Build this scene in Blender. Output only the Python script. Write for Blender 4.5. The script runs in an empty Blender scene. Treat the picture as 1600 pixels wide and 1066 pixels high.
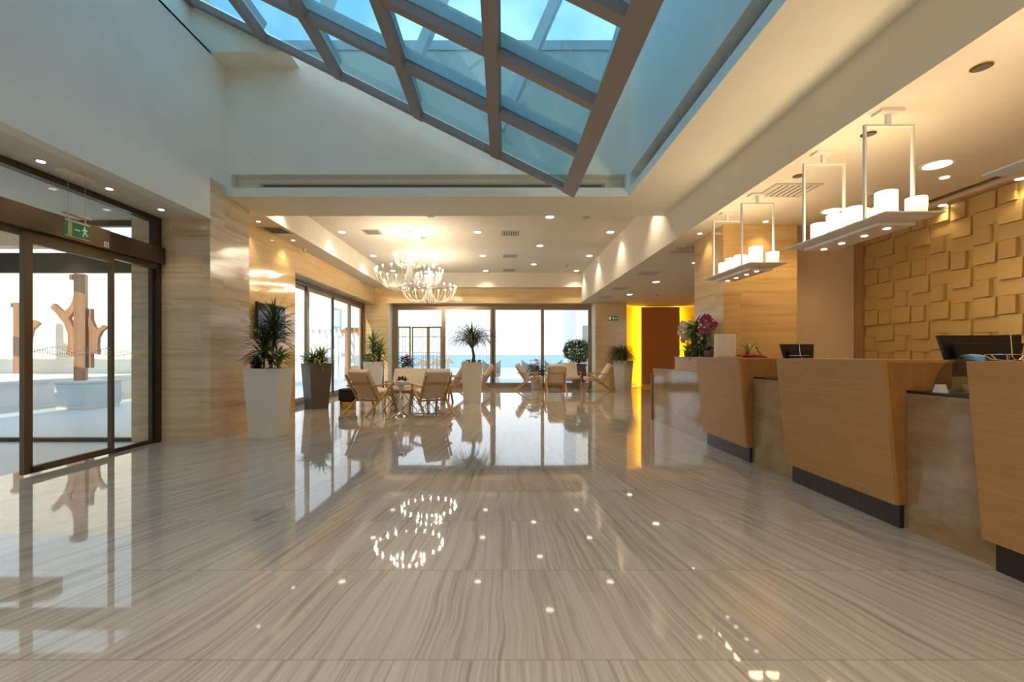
import bpy, bmesh, math, random
from mathutils import Vector, Matrix
R = math.radians
PI = math.pi
random.seed(7)
S = bpy.context.scene
COL = S.collection

# ------------------------------------------------------------------ camera
cd = bpy.data.cameras.new('camera'); cam = bpy.data.objects.new('camera', cd); COL.objects.link(cam)
cam.location = (0, 0, 1.2); cam.rotation_euler = (R(90), 0, 0)
cd.sensor_width = 36; cd.lens = 16.0; cd.shift_x = 14/1600; cd.shift_y = 21/1600
cd.clip_end = 3000; cd.clip_start = 0.05
S.camera = cam
# ------------------------------------------------------------------ view + world
S.view_settings.view_transform = 'Standard'; S.view_settings.look = 'None'
S.view_settings.gamma = 1; S.view_settings.use_curve_mapping = False
S.view_settings.exposure = 0.22
SKY = 1.75
W = bpy.data.worlds.new('world'); S.world = W; W.use_nodes = True
nt = W.node_tree; nt.nodes.clear()
def N(t, typ, **kw):
    n = t.nodes.new(typ)
    for k, v in kw.items(): setattr(n, k, v)
    return n
tc = N(nt, 'ShaderNodeTexCoord'); sx = N(nt, 'ShaderNodeSeparateXYZ'); rp = N(nt, 'ShaderNodeValToRGB')
nt.links.new(tc.outputs['Generated'], sx.inputs[0]); nt.links.new(sx.outputs['Z'], rp.inputs[0])
e = rp.color_ramp.elements
e[0].position = 0.0; e[0].color = (.88, .94, 1.0, 1)
e[1].position = 1.0; e[1].color = (.14, .36, .62, 1)
for p, c in ((.08, (.92, .96, 1.0, 1)), (.22, (.86, .93, 1.0, 1)), (.5, (.26, .50, .76, 1))):
    q = rp.color_ramp.elements.new(p); q.color = c
cl = N(nt, 'ShaderNodeTexNoise'); cl.inputs['Scale'].default_value = 2.6; cl.inputs['Detail'].default_value = 6
nt.links.new(tc.outputs['Generated'], cl.inputs['Vector'])
cr = N(nt, 'ShaderNodeValToRGB'); cr.color_ramp.elements[0].position = .47; cr.color_ramp.elements[1].position = .68
nt.links.new(cl.outputs[0], cr.inputs[0])
mx = N(nt, 'ShaderNodeMixRGB'); mx.inputs[2].default_value = (.80, .86, .90, 1)
nt.links.new(cr.outputs[0], mx.inputs[0]); nt.links.new(rp.outputs[0], mx.inputs[1])
bg = N(nt, 'ShaderNodeBackground'); bg.inputs[1].default_value = SKY
nt.links.new(mx.outputs[0], bg.inputs[0])
wo = N(nt, 'ShaderNodeOutputWorld'); nt.links.new(bg.outputs[0], wo.inputs[0])

sl = bpy.data.lights.new('sun', 'SUN'); sl.energy = 4.0; sl.angle = R(.6); sl.color = (1.0, .90, .74)
sun = bpy.data.objects.new('sun', sl); COL.objects.link(sun)
sun.rotation_euler = Vector((-.24, -.80, .50)).to_track_quat('Z', 'Y').to_euler()

cy = S.cycles
cy.max_bounces = 9; cy.diffuse_bounces = 5; cy.glossy_bounces = 4; cy.transparent_max_bounces = 14; cy.transmission_bounces = 4
cy.caustics_reflective = False; cy.caustics_refractive = False
cy.sample_clamp_indirect = 4.0
try: cy.use_denoising = True
except Exception: pass

# lamp powers (watts), used by the lamp builders below
P_COFFER = 46; P_CORRIDOR = 26; P_RECEPTION = 32; P_WASH = 14; P_DOOR = 12; P_FRONT_FILL = 78
WARM = (1.0, .72, .40); WARM3 = (1.0, .90, .76); WARM2 = (1.0, .82, .58)

# ------------------------------------------------------------------ materials
def base_mat(name):
    m = bpy.data.materials.new(name); m.use_nodes = True
    t = m.node_tree; b = t.nodes['Principled BSDF']
    return m, t, b
def mat(name, col, rough=.5, metal=0, spec=.5, emit=None, es=0, coat=0, bump=0, bscale=60):
    m, t, b = base_mat(name)
    b.inputs['Base Color'].default_value = (*col, 1); b.inputs['Roughness'].default_value = rough
    b.inputs['Metallic'].default_value = metal; b.inputs['Specular IOR Level'].default_value = spec
    if emit: b.inputs['Emission Color'].default_value = (*emit, 1); b.inputs['Emission Strength'].default_value = es
    if coat: b.inputs['Coat Weight'].default_value = coat; b.inputs['Coat Roughness'].default_value = .05
    n = N(t, 'ShaderNodeTexNoise'); n.inputs['Scale'].default_value = bscale; n.inputs['Detail'].default_value = 3
    tcn = N(t, 'ShaderNodeTexCoord'); t.links.new(tcn.outputs['Object'], n.inputs['Vector'])
    mr = N(t, 'ShaderNodeMixRGB', blend_type='MULTIPLY'); mr.inputs[0].default_value = .12
    mr.inputs[1].default_value = (*col, 1); t.links.new(n.outputs[0], mr.inputs[2])
    t.links.new(mr.outputs[0], b.inputs['Base Color'])
    if bump:
        bp = N(t, 'ShaderNodeBump'); bp.inputs['Strength'].default_value = bump; bp.inputs['Distance'].default_value = .01
        t.links.new(n.outputs[0], bp.inputs['Height']); t.links.new(bp.outputs[0], b.inputs['Normal'])
    return m
def emis(name, col, s):
    m = bpy.data.materials.new(name); m.use_nodes = True; t = m.node_tree; t.nodes.clear()
    e_ = N(t, 'ShaderNodeEmission'); e_.inputs[0].default_value = (*col, 1); e_.inputs[1].default_value = s
    o = N(t, 'ShaderNodeOutputMaterial'); t.links.new(e_.outputs[0], o.inputs[0]); return m
def thin_glass(name, tint, ior=1.5, refl=1.0, extra=0.0):
    m = bpy.data.materials.new(name); m.use_nodes = True; t = m.node_tree; t.nodes.clear()
    tr = N(t, 'ShaderNodeBsdfTransparent'); tr.inputs[0].default_value = (*tint, 1)
    gl = N(t, 'ShaderNodeBsdfGlossy'); gl.inputs['Roughness'].default_value = .01; gl.inputs[0].default_value = (refl, refl, refl, 1)
    lw = N(t, 'ShaderNodeLayerWeight'); lw.inputs[0].default_value = .5
    pw = mth(t, 'POWER', lw.outputs['Facing'], 5.0)
    f0 = ((ior-1)/(ior+1))**2 + extra
    fr = mth(t, 'ADD', mth(t, 'MULTIPLY', pw, 1-f0), f0, True)
    mi = N(t, 'ShaderNodeMixShader'); t.links.new(fr, mi.inputs[0])
    t.links.new(tr.outputs[0], mi.inputs[1]); t.links.new(gl.outputs[0], mi.inputs[2])
    o = N(t, 'ShaderNodeOutputMaterial'); t.links.new(mi.outputs[0], o.inputs[0]); return m
def mth(t, op, a, b=None, clamp=False):
    n = N(t, 'ShaderNodeMath', operation=op); n.use_clamp = clamp
    for i, v in enumerate((a, b)):
        if v is None: continue
        if isinstance(v, (int, float)): n.inputs[i].default_value = v
        else: t.links.new(v, n.inputs[i])
    return n.outputs[0]
def pos(t):
    g = N(t, 'ShaderNodeNewGeometry'); s = N(t, 'ShaderNodeSeparateXYZ'); t.links.new(g.outputs['Position'], s.inputs[0])
    return s.outputs[0], s.outputs[1], s.outputs[2]
def comb(t, x, y, z):
    c = N(t, 'ShaderNodeCombineXYZ')
    for i, v in enumerate((x, y, z)):
        if isinstance(v, (int, float)): c.inputs[i].default_value = v
        else: t.links.new(v, c.inputs[i])
    return c.outputs[0]
def ramp(t, fac, stops):
    r = N(t, 'ShaderNodeValToRGB'); el = r.color_ramp.elements
    el[0].position = stops[0][0]; el[0].color = (*stops[0][1], 1)
    el[1].position = stops[-1][0]; el[1].color = (*stops[-1][1], 1)
    for p, c in stops[1:-1]:
        q = el.new(p); q.color = (*c, 1)
    t.links.new(fac, r.inputs[0]); return r.outputs[0]
def noise(t, vec, scale, detail=4, rough=.5, dist=0):
    n = N(t, 'ShaderNodeTexNoise'); n.inputs['Scale'].default_value = scale; n.inputs['Detail'].default_value = detail
    n.inputs['Roughness'].default_value = rough; n.inputs['Distortion'].default_value = dist
    t.links.new(vec, n.inputs['Vector']); return n.outputs[0]
def joint(t, c, step, w):
    f = mth(t, 'FRACT', mth(t, 'DIVIDE', c, step)); a = mth(t, 'SUBTRACT', f, .5); a = mth(t, 'ABSOLUTE', a)
    return mth(t, 'GREATER_THAN', a, .5 - w/step/2)
def mixc(t, f, a, b, mode='MIX'):
    m = N(t, 'ShaderNodeMixRGB', blend_type=mode)
    for i, v in enumerate((f, a, b)):
        if isinstance(v, (int, float)): m.inputs[i].default_value = v
        elif isinstance(v, tuple): m.inputs[i].default_value = (*v, 1)
        else: t.links.new(v, m.inputs[i])
    return m.outputs[0]

def travertine(name, light, mid, dark, rough=.12, tile_z=.33, tile_h=1.25, flip=False, polish=.5):
    m, t, b = base_mat(name)
    x, y, z = pos(t)
    h = mth(t, 'ADD', x, y)
    row = mth(t, 'FLOOR', mth(t, 'DIVIDE', z, tile_z))
    colm = mth(t, 'FLOOR', mth(t, 'DIVIDE', mth(t, 'ADD', h, mth(t, 'MULTIPLY', row, .41)), tile_h))
    wn = N(t, 'ShaderNodeTexWhiteNoise'); t.links.new(comb(t, row, colm, 3), wn.inputs['Vector'])
    rnd = wn.outputs['Value']
    v = comb(t, mth(t, 'MULTIPLY', h, .5), mth(t, 'MULTIPLY', rnd, 9), mth(t, 'MULTIPLY', z, 10))
    n1 = noise(t, v, 1.3, 8, .64, .12)
    v2 = comb(t, mth(t, 'MULTIPLY', h, 2.0), 5, mth(t, 'MULTIPLY', z, 60)); n2 = noise(t, v2, 1.2, 5, .6)
    f = mth(t, 'ADD', mth(t, 'MULTIPLY', n1, .75), mth(t, 'MULTIPLY', n2, .25))
    c = ramp(t, f, [(.30, dark), (.43, mid), (.56, light), (.75, tuple(min(1, q*1.06) for q in light))])
    c = mixc(t, mth(t, 'MULTIPLY', rnd, .22), c, mid, 'MIX')
    j = mth(t, 'MAXIMUM', joint(t, z, tile_z, .004), joint(t, mth(t, 'ADD', h, mth(t, 'MULTIPLY', row, .41)), tile_h, .004))
    c = mixc(t, mth(t, 'MULTIPLY', j, .35), c, dark)
    t.links.new(c, b.inputs['Base Color']); b.inputs['Roughness'].default_value = rough
    b.inputs['Specular IOR Level'].default_value = polish
    return m
def wood(name, light, dark, axis='Y', rough=.35, scale=1.0, obj=False):
    m, t, b = base_mat(name)
    if obj:
        tcn = N(t, 'ShaderNodeTexCoord'); s = N(t, 'ShaderNodeSeparateXYZ'); t.links.new(tcn.outputs['Object'], s.inputs[0]); x, y, z = s.outputs
    else: x, y, z = pos(t)
    long_ = .8; short = 26
    mul = {'Y': (short, long_, short), 'Z': (short, short, long_), 'X': (long_, short, short)}[axis]
    v = comb(t, mth(t, 'MULTIPLY', x, mul[0]*scale), mth(t, 'MULTIPLY', y, mul[1]*scale), mth(t, 'MULTIPLY', z, mul[2]*scale))
    n1 = noise(t, v, 1.0, 7, .62, .5); n2 = noise(t, v, 5.0, 4, .6)
    f = mth(t, 'ADD', mth(t, 'MULTIPLY', n1, .6), mth(t, 'MULTIPLY', n2, .4))
    c = ramp(t, f, [(.32, dark), (.62, light)])
    t.links.new(c, b.inputs['Base Color']); b.inputs['Roughness'].default_value = rough
    b.inputs['Specular IOR Level'].default_value = .35
    return m
def floor_mat(name):
    m, t, b = base_mat(name)
    x, y, z = pos(t); TY = .745; TX = 1.5
    row = mth(t, 'FLOOR', mth(t, 'DIVIDE', mth(t, 'ADD', y, .448), TY))
    yl = mth(t, 'SUBTRACT', y, mth(t, 'SUBTRACT', mth(t, 'MULTIPLY', row, TY), .448))
    colm = mth(t, 'FLOOR', mth(t, 'DIVIDE', x, TX))
    wn = N(t, 'ShaderNodeTexWhiteNoise'); t.links.new(comb(t, row, colm, 1), wn.inputs['Vector']); rnd = wn.outputs['Value']
    k = mth(t, 'ADD', 1.0, mth(t, 'MULTIPLY', yl, .17))
    wob = noise(t, comb(t, mth(t, 'MULTIPLY', x, 1.2), mth(t, 'MULTIPLY', y, .9), 0), 1.2, 2)
    u = mth(t, 'ADD', mth(t, 'MULTIPLY', x, k), mth(t, 'MULTIPLY', wob, .14))
    v1 = comb(t, mth(t, 'MULTIPLY', u, 24), mth(t, 'MULTIPLY', y, .55), row)
    n1 = noise(t, v1, 1.0, 5, .62, .25)
    v2 = comb(t, mth(t, 'MULTIPLY', u, 70), mth(t, 'MULTIPLY', y, 1.1), row)
    n2 = noise(t, v2, 1.0, 3, .6, .15)
    v3 = comb(t, mth(t, 'MULTIPLY', u, 2.2), mth(t, 'MULTIPLY', y, .35), 0); n3 = noise(t, v3, 1.0, 2)
    f = mth(t, 'ADD', mth(t, 'MULTIPLY', n1, .55), mth(t, 'ADD', mth(t, 'MULTIPLY', n2, .3), mth(t, 'MULTIPLY', n3, .15)))
    c = ramp(t, f, FLOOR_RAMP)
    c = mixc(t, mth(t, 'MULTIPLY', rnd, .16), c, (.40, .33, .26))
    j = mth(t, 'MAXIMUM', joint(t, mth(t, 'ADD', y, .448), TY, .006), joint(t, mth(t, 'ADD', x, mth(t, 'MULTIPLY', row, .52)), TX, .0035))
    c = mixc(t, mth(t, 'MULTIPLY', j, .45), c, (.16, .12, .085))
    t.links.new(c, b.inputs['Base Color'])
    b.inputs['Roughness'].default_value = .035; b.inputs['Specular IOR Level'].default_value = .62
    bp = N(t, 'ShaderNodeBump'); bp.inputs['Strength'].default_value = .02; bp.inputs['Distance'].default_value = .004
    nb = noise(t, comb(t, mth(t, 'MULTIPLY', x, 1), mth(t, 'MULTIPLY', y, 1), 0), 3.0, 2)
    t.links.new(nb, bp.inputs['Height']); t.links.new(bp.outputs[0], b.inputs['Normal'])
    return m
FLOOR_RAMP = [(.35, (.25, .20, .15)), (.44, (.36, .305, .245)), (.51, (.46, .41, .345)), (.64, (.53, .48, .42))]

M = {}
M['floor'] = floor_mat('streaked_marble_floor')
M['trav'] = travertine('travertine_honey', (.78, .575, .30), (.68, .46, .21), (.46, .28, .11), rough=.10)
M['trav_grey'] = travertine('travertine_sand', (.74, .59, .41), (.62, .46, .29), (.42, .29, .16), rough=.14)
M['trav_out'] = travertine('travertine_outside', (.95, .90, .80), (.92, .85, .73), (.84, .75, .61), rough=.6, polish=.2)
M['desk_stone'] = travertine('polished_desk_stone', (.52, .36, .22), (.42, .28, .16), (.28, .175, .095), rough=.07, tile_z=5, tile_h=2.6, polish=.5)
def mottled(name, a, b_, c, d, rough):
    m, t, bs = base_mat(name); x, y, z = pos(t)
    n1 = noise(t, comb(t, mth(t, 'MULTIPLY', mth(t, 'ADD', x, y), 1.6), 0, mth(t, 'MULTIPLY', z, 3.2)), 1.6, 8, .65, .4)
    n2 = noise(t, comb(t, mth(t, 'MULTIPLY', mth(t, 'ADD', x, y), 5), 4, mth(t, 'MULTIPLY', z, 14)), 2.0, 6, .7, .3)
    col = ramp(t, mth(t, 'ADD', mth(t, 'MULTIPLY', n1, .7), mth(t, 'MULTIPLY', n2, .3)), [(.32, c), (.48, b_), (.66, a)])
    vein = mth(t, 'GREATER_THAN', mth(t, 'MULTIPLY', n2, n1), .40)
    col = mixc(t, mth(t, 'MULTIPLY', vein, .6), col, d)
    t.links.new(col, bs.inputs['Base Color']); bs.inputs['Roughness'].default_value = rough; return m
M['desk_stone'] = mottled('polished_brown_travertine', (.43, .28, .145), (.34, .21, .10), (.23, .135, .06), (.62, .50, .36), .08)
M['trav_col'] = travertine('travertine_amber', (.66, .44, .20), (.57, .36, .14), (.38, .215, .075), rough=.25, tile_z=1.1)
M['plaster'] = mat('white_plaster', (.90, .88, .77), .75, spec=.25, bscale=2)
M['plaster_warm'] = mat('cream_plaster', (.82, .75, .64), .75, spec=.25, bscale=2)
M['beige_wall'] = mat('beige_wall_paint', (.68, .51, .34), .6, spec=.3, bscale=2)
M['bronze'] = mat('bronze_aluminium', (.165, .115, .07), .35, metal=.6)
M['bronze_dark'] = mat('dark_bronze_aluminium', (.07, .05, .032), .38, metal=.5)
M['sky_frame'] = mat('taupe_steel_frame', (.31, .26, .235), .5)
M['roof_steel'] = mat('blue_grey_roof_steel', (.72, .78, .78), .5)
M['silver_frame'] = mat('silver_bronze_frame', (.34, .265, .175), .3, metal=.7)
M['glass'] = thin_glass('clear_window_glass', (.93, .96, .97), 1.45)
M['glass_sky'] = thin_glass('blue_tinted_roof_glass', (.42, .74, .88), 1.5)
M['glass_door'] = thin_glass('door_glass', (.97, .97, .95), 1.45)
M['glass_frost'] = thin_glass('smoky_glass_screen', (.62, .70, .66), 1.5, extra=.10)
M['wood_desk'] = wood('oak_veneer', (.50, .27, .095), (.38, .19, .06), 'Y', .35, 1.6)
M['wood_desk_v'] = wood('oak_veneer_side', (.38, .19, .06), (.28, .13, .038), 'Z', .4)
M['wood_chair'] = wood('teak_frame', (.58, .33, .12), (.40, .20, .065), 'Z', .35, 1.2, obj=True)
M['wood_sculpt'] = wood('weathered_timber', (.50, .27, .15), (.30, .14, .07), 'Z', .6, .6)
M['wood_pillar'] = wood('brown_timber_strip', (.36, .22, .10), (.27, .155, .065), 'Z', .4)
M['kick'] = mat('dark_metal_plinth', (.045, .035, .032), .25, metal=.4)
M['gold'] = mat('matt_gold_relief', (.58, .41, .17), .42, metal=.45, spec=.4, bump=.15, bscale=25)
M['fabric'] = mat('linen_fabric', (.70, .60, .48), .9, spec=.1, bump=.25, bscale=300)
M['planter_white'] = mat('white_planter_lacquer', (.80, .75, .66), .3, bscale=3)
M['planter_grey'] = mat('taupe_planter_lacquer', (.135, .105, .085), .42, bscale=3)
M['soil'] = mat('potting_soil', (.05, .035, .022), .95, bump=.6, bscale=80)
M['leaf_dark'] = mat('dark_green_leaf', (.075, .105, .04), .4, bscale=30)
M['leaf'] = mat('green_leaf', (.16, .25, .06), .45, bscale=30)
M['leaf_light'] = mat('fresh_green_leaf', (.33, .42, .10), .45, bscale=30)
M['leaf_purple'] = mat('purple_black_leaf', (.055, .04, .038), .4, bscale=30)
M['bark'] = mat('plant_bark', (.23, .15, .08), .85, bump=.5, bscale=60)
M['red'] = mat('red_petal', (.78, .03, .04), .5)
M['pink'] = mat('pink_petal', (.75, .13, .20), .5)
M['magenta'] = mat('magenta_petal', (.33, .03, .13), .5)
M['white_petal'] = mat('cream_white_petal', (.85, .78, .70), .5)
M['white'] = mat('white_lacquer_metal', (.86, .83, .78), .35)
M['card'] = mat('white_card', (.80, .76, .74), .6)
M['black'] = mat('black_plastic', (.012, .011, .012), .3)
M['velvet'] = mat('black_velvet', (.010, .012, .018), .9)
M['screen'] = mat('dark_screen_glass', (.02, .022, .03), .06, spec=.8)
M['brass'] = mat('brushed_brass', (.72, .46, .13), .25, metal=1)
M['chrome'] = mat('chrome', (.82, .80, .77), .07, metal=1)
M['steel'] = mat('brushed_steel', (.45, .43, .40), .35, metal=.8)
M['vent'] = mat('grey_vent_metal', (.56, .52, .46), .5)
M['vent_dark'] = mat('vent_shadow_box', (.12, .105, .09), .8)
M['candle'] = emis('glowing_candle_shade', (1.0, .76, .45), 13)
M['candle_base'] = mat('candle_base_opal', (.85, .72, .55), .5, emit=(1.0, .72, .42), es=1.0)
M['lamp_on'] = emis('downlight_lens', (1.0, .88, .68), 6)
M['bulb'] = emis('chandelier_bulb', (1.0, .84, .60), 260)
M['led_yellow'] = emis('yellow_led_strip', (1.0, .68, .05), 70)
M['yellow_wall'] = mat('yellow_niche_paint', (.95, .70, .05), .5, bscale=2)
M['rust_panel'] = mat('rust_brown_panel', (.44, .19, .055), .5, spec=.3, bscale=4)
M['green_sign'] = mat('green_sign_plate', (.01, .13, .045), .35, emit=(.01, .2, .07), es=.15)
M['sign_white'] = mat('pale_sign_figure', (.55, .75, .45), .5, emit=(.5, .8, .4), es=.3)
M['sign_yellow'] = mat('yellow_sign_square', (.72, .55, .20), .5)
M['terrace'] = mat('white_terrace_stone', (.80, .79, .78), .45, bscale=1)
M['white_render'] = mat('white_exterior_render', (.80, .80, .82), .8, bscale=1)
M['blue_render'] = mat('pale_blue_render', (.66, .74, .80), .7, bscale=1)
M['terracotta'] = mat('terracotta_timber', (.46, .20, .10), .7)
M['sea'] = mat('turquoise_sea', (.10, .36, .50), .35, spec=.3, bscale=.3)
M['sand'] = mat('pale_beach_sand', (.70, .62, .52), .9, bscale=1)
M['straw'] = mat('straw_thatch', (.42, .28, .17), .95, bump=.8, bscale=40)
M['wicker'] = mat('pale_wicker', (.82, .74, .64), .8, bump=.5, bscale=120)
M['wicker_dark'] = mat('brown_wicker', (.30, .20, .15), .8, bump=.5, bscale=120)
M['stone_pot'] = mat('rough_brown_stone_pot', (.16, .12, .09), .9, bump=.8, bscale=20)
M['lattice'] = mat('brass_lattice', (.62, .40, .14), .5)
M['dots'] = mat('frosted_dot', (.85, .85, .83), .6)

# ------------------------------------------------------------------ mesh builder
def origin_of(p):
    v = Vector((0, 0, 0))
    while p is not None: v += p.location; p = p.parent
    return v
class MB:
    def __init__(s): s.b = bmesh.new()
    def hexa(s, p):       # 8 points: bottom 4 ccw, top 4 ccw
        v = [s.b.verts.new(q) for q in p]
        for f in ((3, 2, 1, 0), (4, 5, 6, 7), (0, 1, 5, 4), (1, 2, 6, 5), (2, 3, 7, 6), (3, 0, 4, 7)): s.b.faces.new([v[i] for i in f])
        return s
    def box(s, x0, x1, y0, y1, z0, z1):
        return s.hexa([(x0, y0, z0), (x1, y0, z0), (x1, y1, z0), (x0, y1, z0), (x0, y0, z1), (x1, y0, z1), (x1, y1, z1), (x0, y1, z1)])
    def beam(s, a, b, w, h, up=(0, 0, 1)):
        a, b = Vector(a), Vector(b); d = (b-a).normalized(); u = Vector(up)
        if abs(d.dot(u)) > .98: u = Vector((0, 1, 0))
        sd = d.cross(u).normalized(); u2 = sd.cross(d).normalized()
        P = []
        for c in (a, b):
            P += [c - sd*w/2 - u2*h/2, c + sd*w/2 - u2*h/2, c + sd*w/2 + u2*h/2, c - sd*w/2 + u2*h/2]
        return s.hexa([P[0], P[1], P[2], P[3], P[4], P[5], P[6], P[7]])
    def prism(s, pts, d, axis='Y', o=0):   # polygon in the plane across axis, extruded from o to o+d
        def pt(a, b, t): return {'Y': (a, t, b), 'X': (t, a, b), 'Z': (a, b, t)}[axis]
        A = [s.b.verts.new(pt(a, b, o)) for a, b in pts]; B = [s.b.verts.new(pt(a, b, o+d)) for a, b in pts]
        n = len(pts)
        s.b.faces.new(A); s.b.faces.new(B[::-1])
        for i in range(n): s.b.faces.new([A[i], B[i], B[(i+1) % n], A[(i+1) % n]])
        return s
    def tube(s, pts, r, seg=8, cap=True):
        pts = [Vector(p) for p in pts]; n = len(pts)
        rr = r if isinstance(r, (list, tuple)) else [r]*n
        rings = []; prev = None
        for i, p in enumerate(pts):
            d = (pts[min(i+1, n-1)] - pts[max(i-1, 0)]).normalized()
            if prev is None:
                a = Vector((0, 0, 1)) if abs(d.z) < .9 else Vector((1, 0, 0)); u = d.cross(a).normalized()
            else:
                u = prev - d*prev.dot(d)
                u = u.normalized() if u.length > 1e-6 else d.orthogonal().normalized()
            prev = u; w = d.cross(u)
            rings.append([s.b.verts.new(p + (u*math.cos(2*PI*k/seg) + w*math.sin(2*PI*k/seg))*rr[i]) for k in range(seg)])
        for i in range(n-1):
            for k in range(seg): s.b.faces.new([rings[i][k], rings[i][(k+1) % seg], rings[i+1][(k+1) % seg], rings[i+1][k]])
        if cap: s.b.faces.new(rings[0][::-1]); s.b.faces.new(rings[-1])
        return s
    def lathe(s, prof, c=(0, 0, 0), seg=24):
        rings = []
        for r, z in prof:
            rings.append([s.b.verts.new((c[0]+max(r, 1e-4)*math.cos(2*PI*k/seg), c[1]+max(r, 1e-4)*math.sin(2*PI*k/seg), c[2]+z)) for k in range(seg)])
        for i in range(len(prof)-1):
            for k in range(seg): s.b.faces.new([rings[i][k], rings[i][(k+1) % seg], rings[i+1][(k+1) % seg], rings[i+1][k]])
        s.b.faces.new(rings[0][::-1]); s.b.faces.new(rings[-1])
        return s
    def sphere(s, c, r, sc=(1, 1, 1), sub=2):
        m = Matrix.Translation(c) @ Matrix.Diagonal((sc[0], sc[1], sc[2], 1))
        bmesh.ops.create_icosphere(s.b, subdivisions=sub, radius=r, matrix=m); return s
    def blade(s, p, az, el, L, w, droop, n=6, tip=.05, belly=.35):
        p = Vector(p); seg = L/n; e_ = el; prev = None
        for i in range(n+1):
            t = i/n
            wd = w*(max(tip, math.sin(PI*min(1, (t*(1-belly)+belly))) if t > 0 else .55))
            d = Vector((math.cos(az)*math.cos(e_), math.sin(az)*math.cos(e_), math.sin(e_)))
            sd = Vector((-math.sin(az), math.cos(az), 0))
            up = sd.cross(d)
            cur = [s.b.verts.new(p - sd*wd/2 - up*wd*.18), s.b.verts.new(p), s.b.verts.new(p + sd*wd/2 - up*wd*.18)]
            if prev:
                s.b.faces.new([prev[0], prev[1], cur[1], cur[0]]); s.b.faces.new([prev[1], prev[2], cur[2], cur[1]])
            prev = cur; p = p + d*seg; e_ -= droop/n*(0.5+t)
        return s
    def leaf(s, c, nrm_az, el, L, w):
        c = Vector(c); d = Vector((math.cos(nrm_az)*math.cos(el), math.sin(nrm_az)*math.cos(el), math.sin(el)))
        sd = d.cross(Vector((random.uniform(-.4, .4), random.uniform(-.4, .4), 1))).normalized()
        up = sd.cross(d)
        a = s.b.verts.new(c); b_ = s.b.verts.new(c + d*L*.45 + sd*w/2 + up*w*.12); e2 = s.b.verts.new(c + d*L - up*w*.2); f = s.b.verts.new(c + d*L*.45 - sd*w/2 + up*w*.12)
        m = s.b.verts.new(c + d*L*.5)
        s.b.faces.new([a, b_, m]); s.b.faces.new([b_, e2, m]); s.b.faces.new([e2, f, m]); s.b.faces.new([f, a, m]); return s
    def build(s, name, m, parent=None, smooth=False, bevel=0):
        bmesh.ops.recalc_face_normals(s.b, faces=s.b.faces)
        if bevel:
            bmesh.ops.bevel(s.b, geom=[e_ for e_ in s.b.edges], offset=bevel, segments=3, profile=.6, affect='EDGES', clamp_overlap=True)
        off = origin_of(parent)
        if off.length > 0: bmesh.ops.translate(s.b, verts=s.b.verts, vec=-off)
        me = bpy.data.meshes.new(name); s.b.to_mesh(me); s.b.free()
        me.materials.append(m)
        if smooth:
            me.polygons.foreach_set('use_smooth', [True]*len(me.polygons))
            try: me.set_sharp_from_angle(angle=R(40))
            except Exception: pass
        o = bpy.data.objects.new(name, me); COL.objects.link(o)
        if parent is not None: o.parent = parent
        return o
def tag(o, label, cat, group=None, kind=None):
    o['label'] = label; o['category'] = cat
    if group: o['group'] = group
    if kind: o['kind'] = kind
    return o
def struct(o, label=None):
    o['kind'] = 'structure'
    if label: o['label'] = label
    return o
def thing(name, label, cat, loc=(0, 0, 0), rz=0, group=None):
    o = bpy.data.objects.new(name, None); COL.objects.link(o); o.empty_display_size = .1
    o.location = loc; o.rotation_euler = (0, 0, rz); tag(o, label, cat, group); return o
def copy_tree(o, parent=None):
    c = o.copy(); COL.objects.link(c); c.parent = parent
    for ch in list(CH.get(o.name, o.children)): copy_tree(ch, c)
    return c
CH = {}
def lightobj(kind, name, loc, power, col, parent=None, **kw):
    l = bpy.data.lights.new(name, kind); l.energy = power; l.color = col
    for k, v in kw.items(): setattr(l, k, v)
    o = bpy.data.objects.new(name, l); COL.objects.link(o)
    if parent is not None: o.parent = parent; o.location = Vector(loc) - origin_of(parent)
    else: o.location = loc
    return o
def at(px, py, Y): return Vector(((px-786)/711*Y, Y, 1.2-(py-554)/711*Y))
def on_z(px, py, z):
    Y = (1.2-z)*711/(py-554); return Vector(((px-786)/711*Y, Y, z))

# ================================================================== THE SHELL
struct(MB().box(-4.95, 8, -4.6, 17.6, -.12, 0).build('floor', M['floor']), 'polished streaked marble floor of the lobby')
struct(MB().box(-8.5, 9, -12, -4.7, 0, 14).box(-24, -8.5, -12, -4.7, 0, 7).build('wall_sun_block', M['plaster']), 'added unseen block behind the viewer that shades the skylight and entrance')  # blocks added out of view to keep the sun off skylight and entrance
# --- left side: plaster upper wall over the glazed entrance
m = MB().box(-4.20, -4.03, -4.5, 6.265, 3.07, 5.37).box(-4.20, -4.03, 6.265, 6.62, 3.635, 5.37)
m.box(-4.45, -4.30, .8, 6.9, 5.37, 6.4)
m.box(-4.45, -4.03, -4.5, 6.27, 5.34, 5.37)
struct(m.build('wall_left', M['plaster']), 'tall white plaster wall above the sliding entrance')
struct(MB().box(-4.95, -4.201, -4.5, 6.27, 3.07, 3.2).build('ceiling_entrance', M['plaster_warm']), 'low plaster soffit over the glass entrance')
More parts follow.
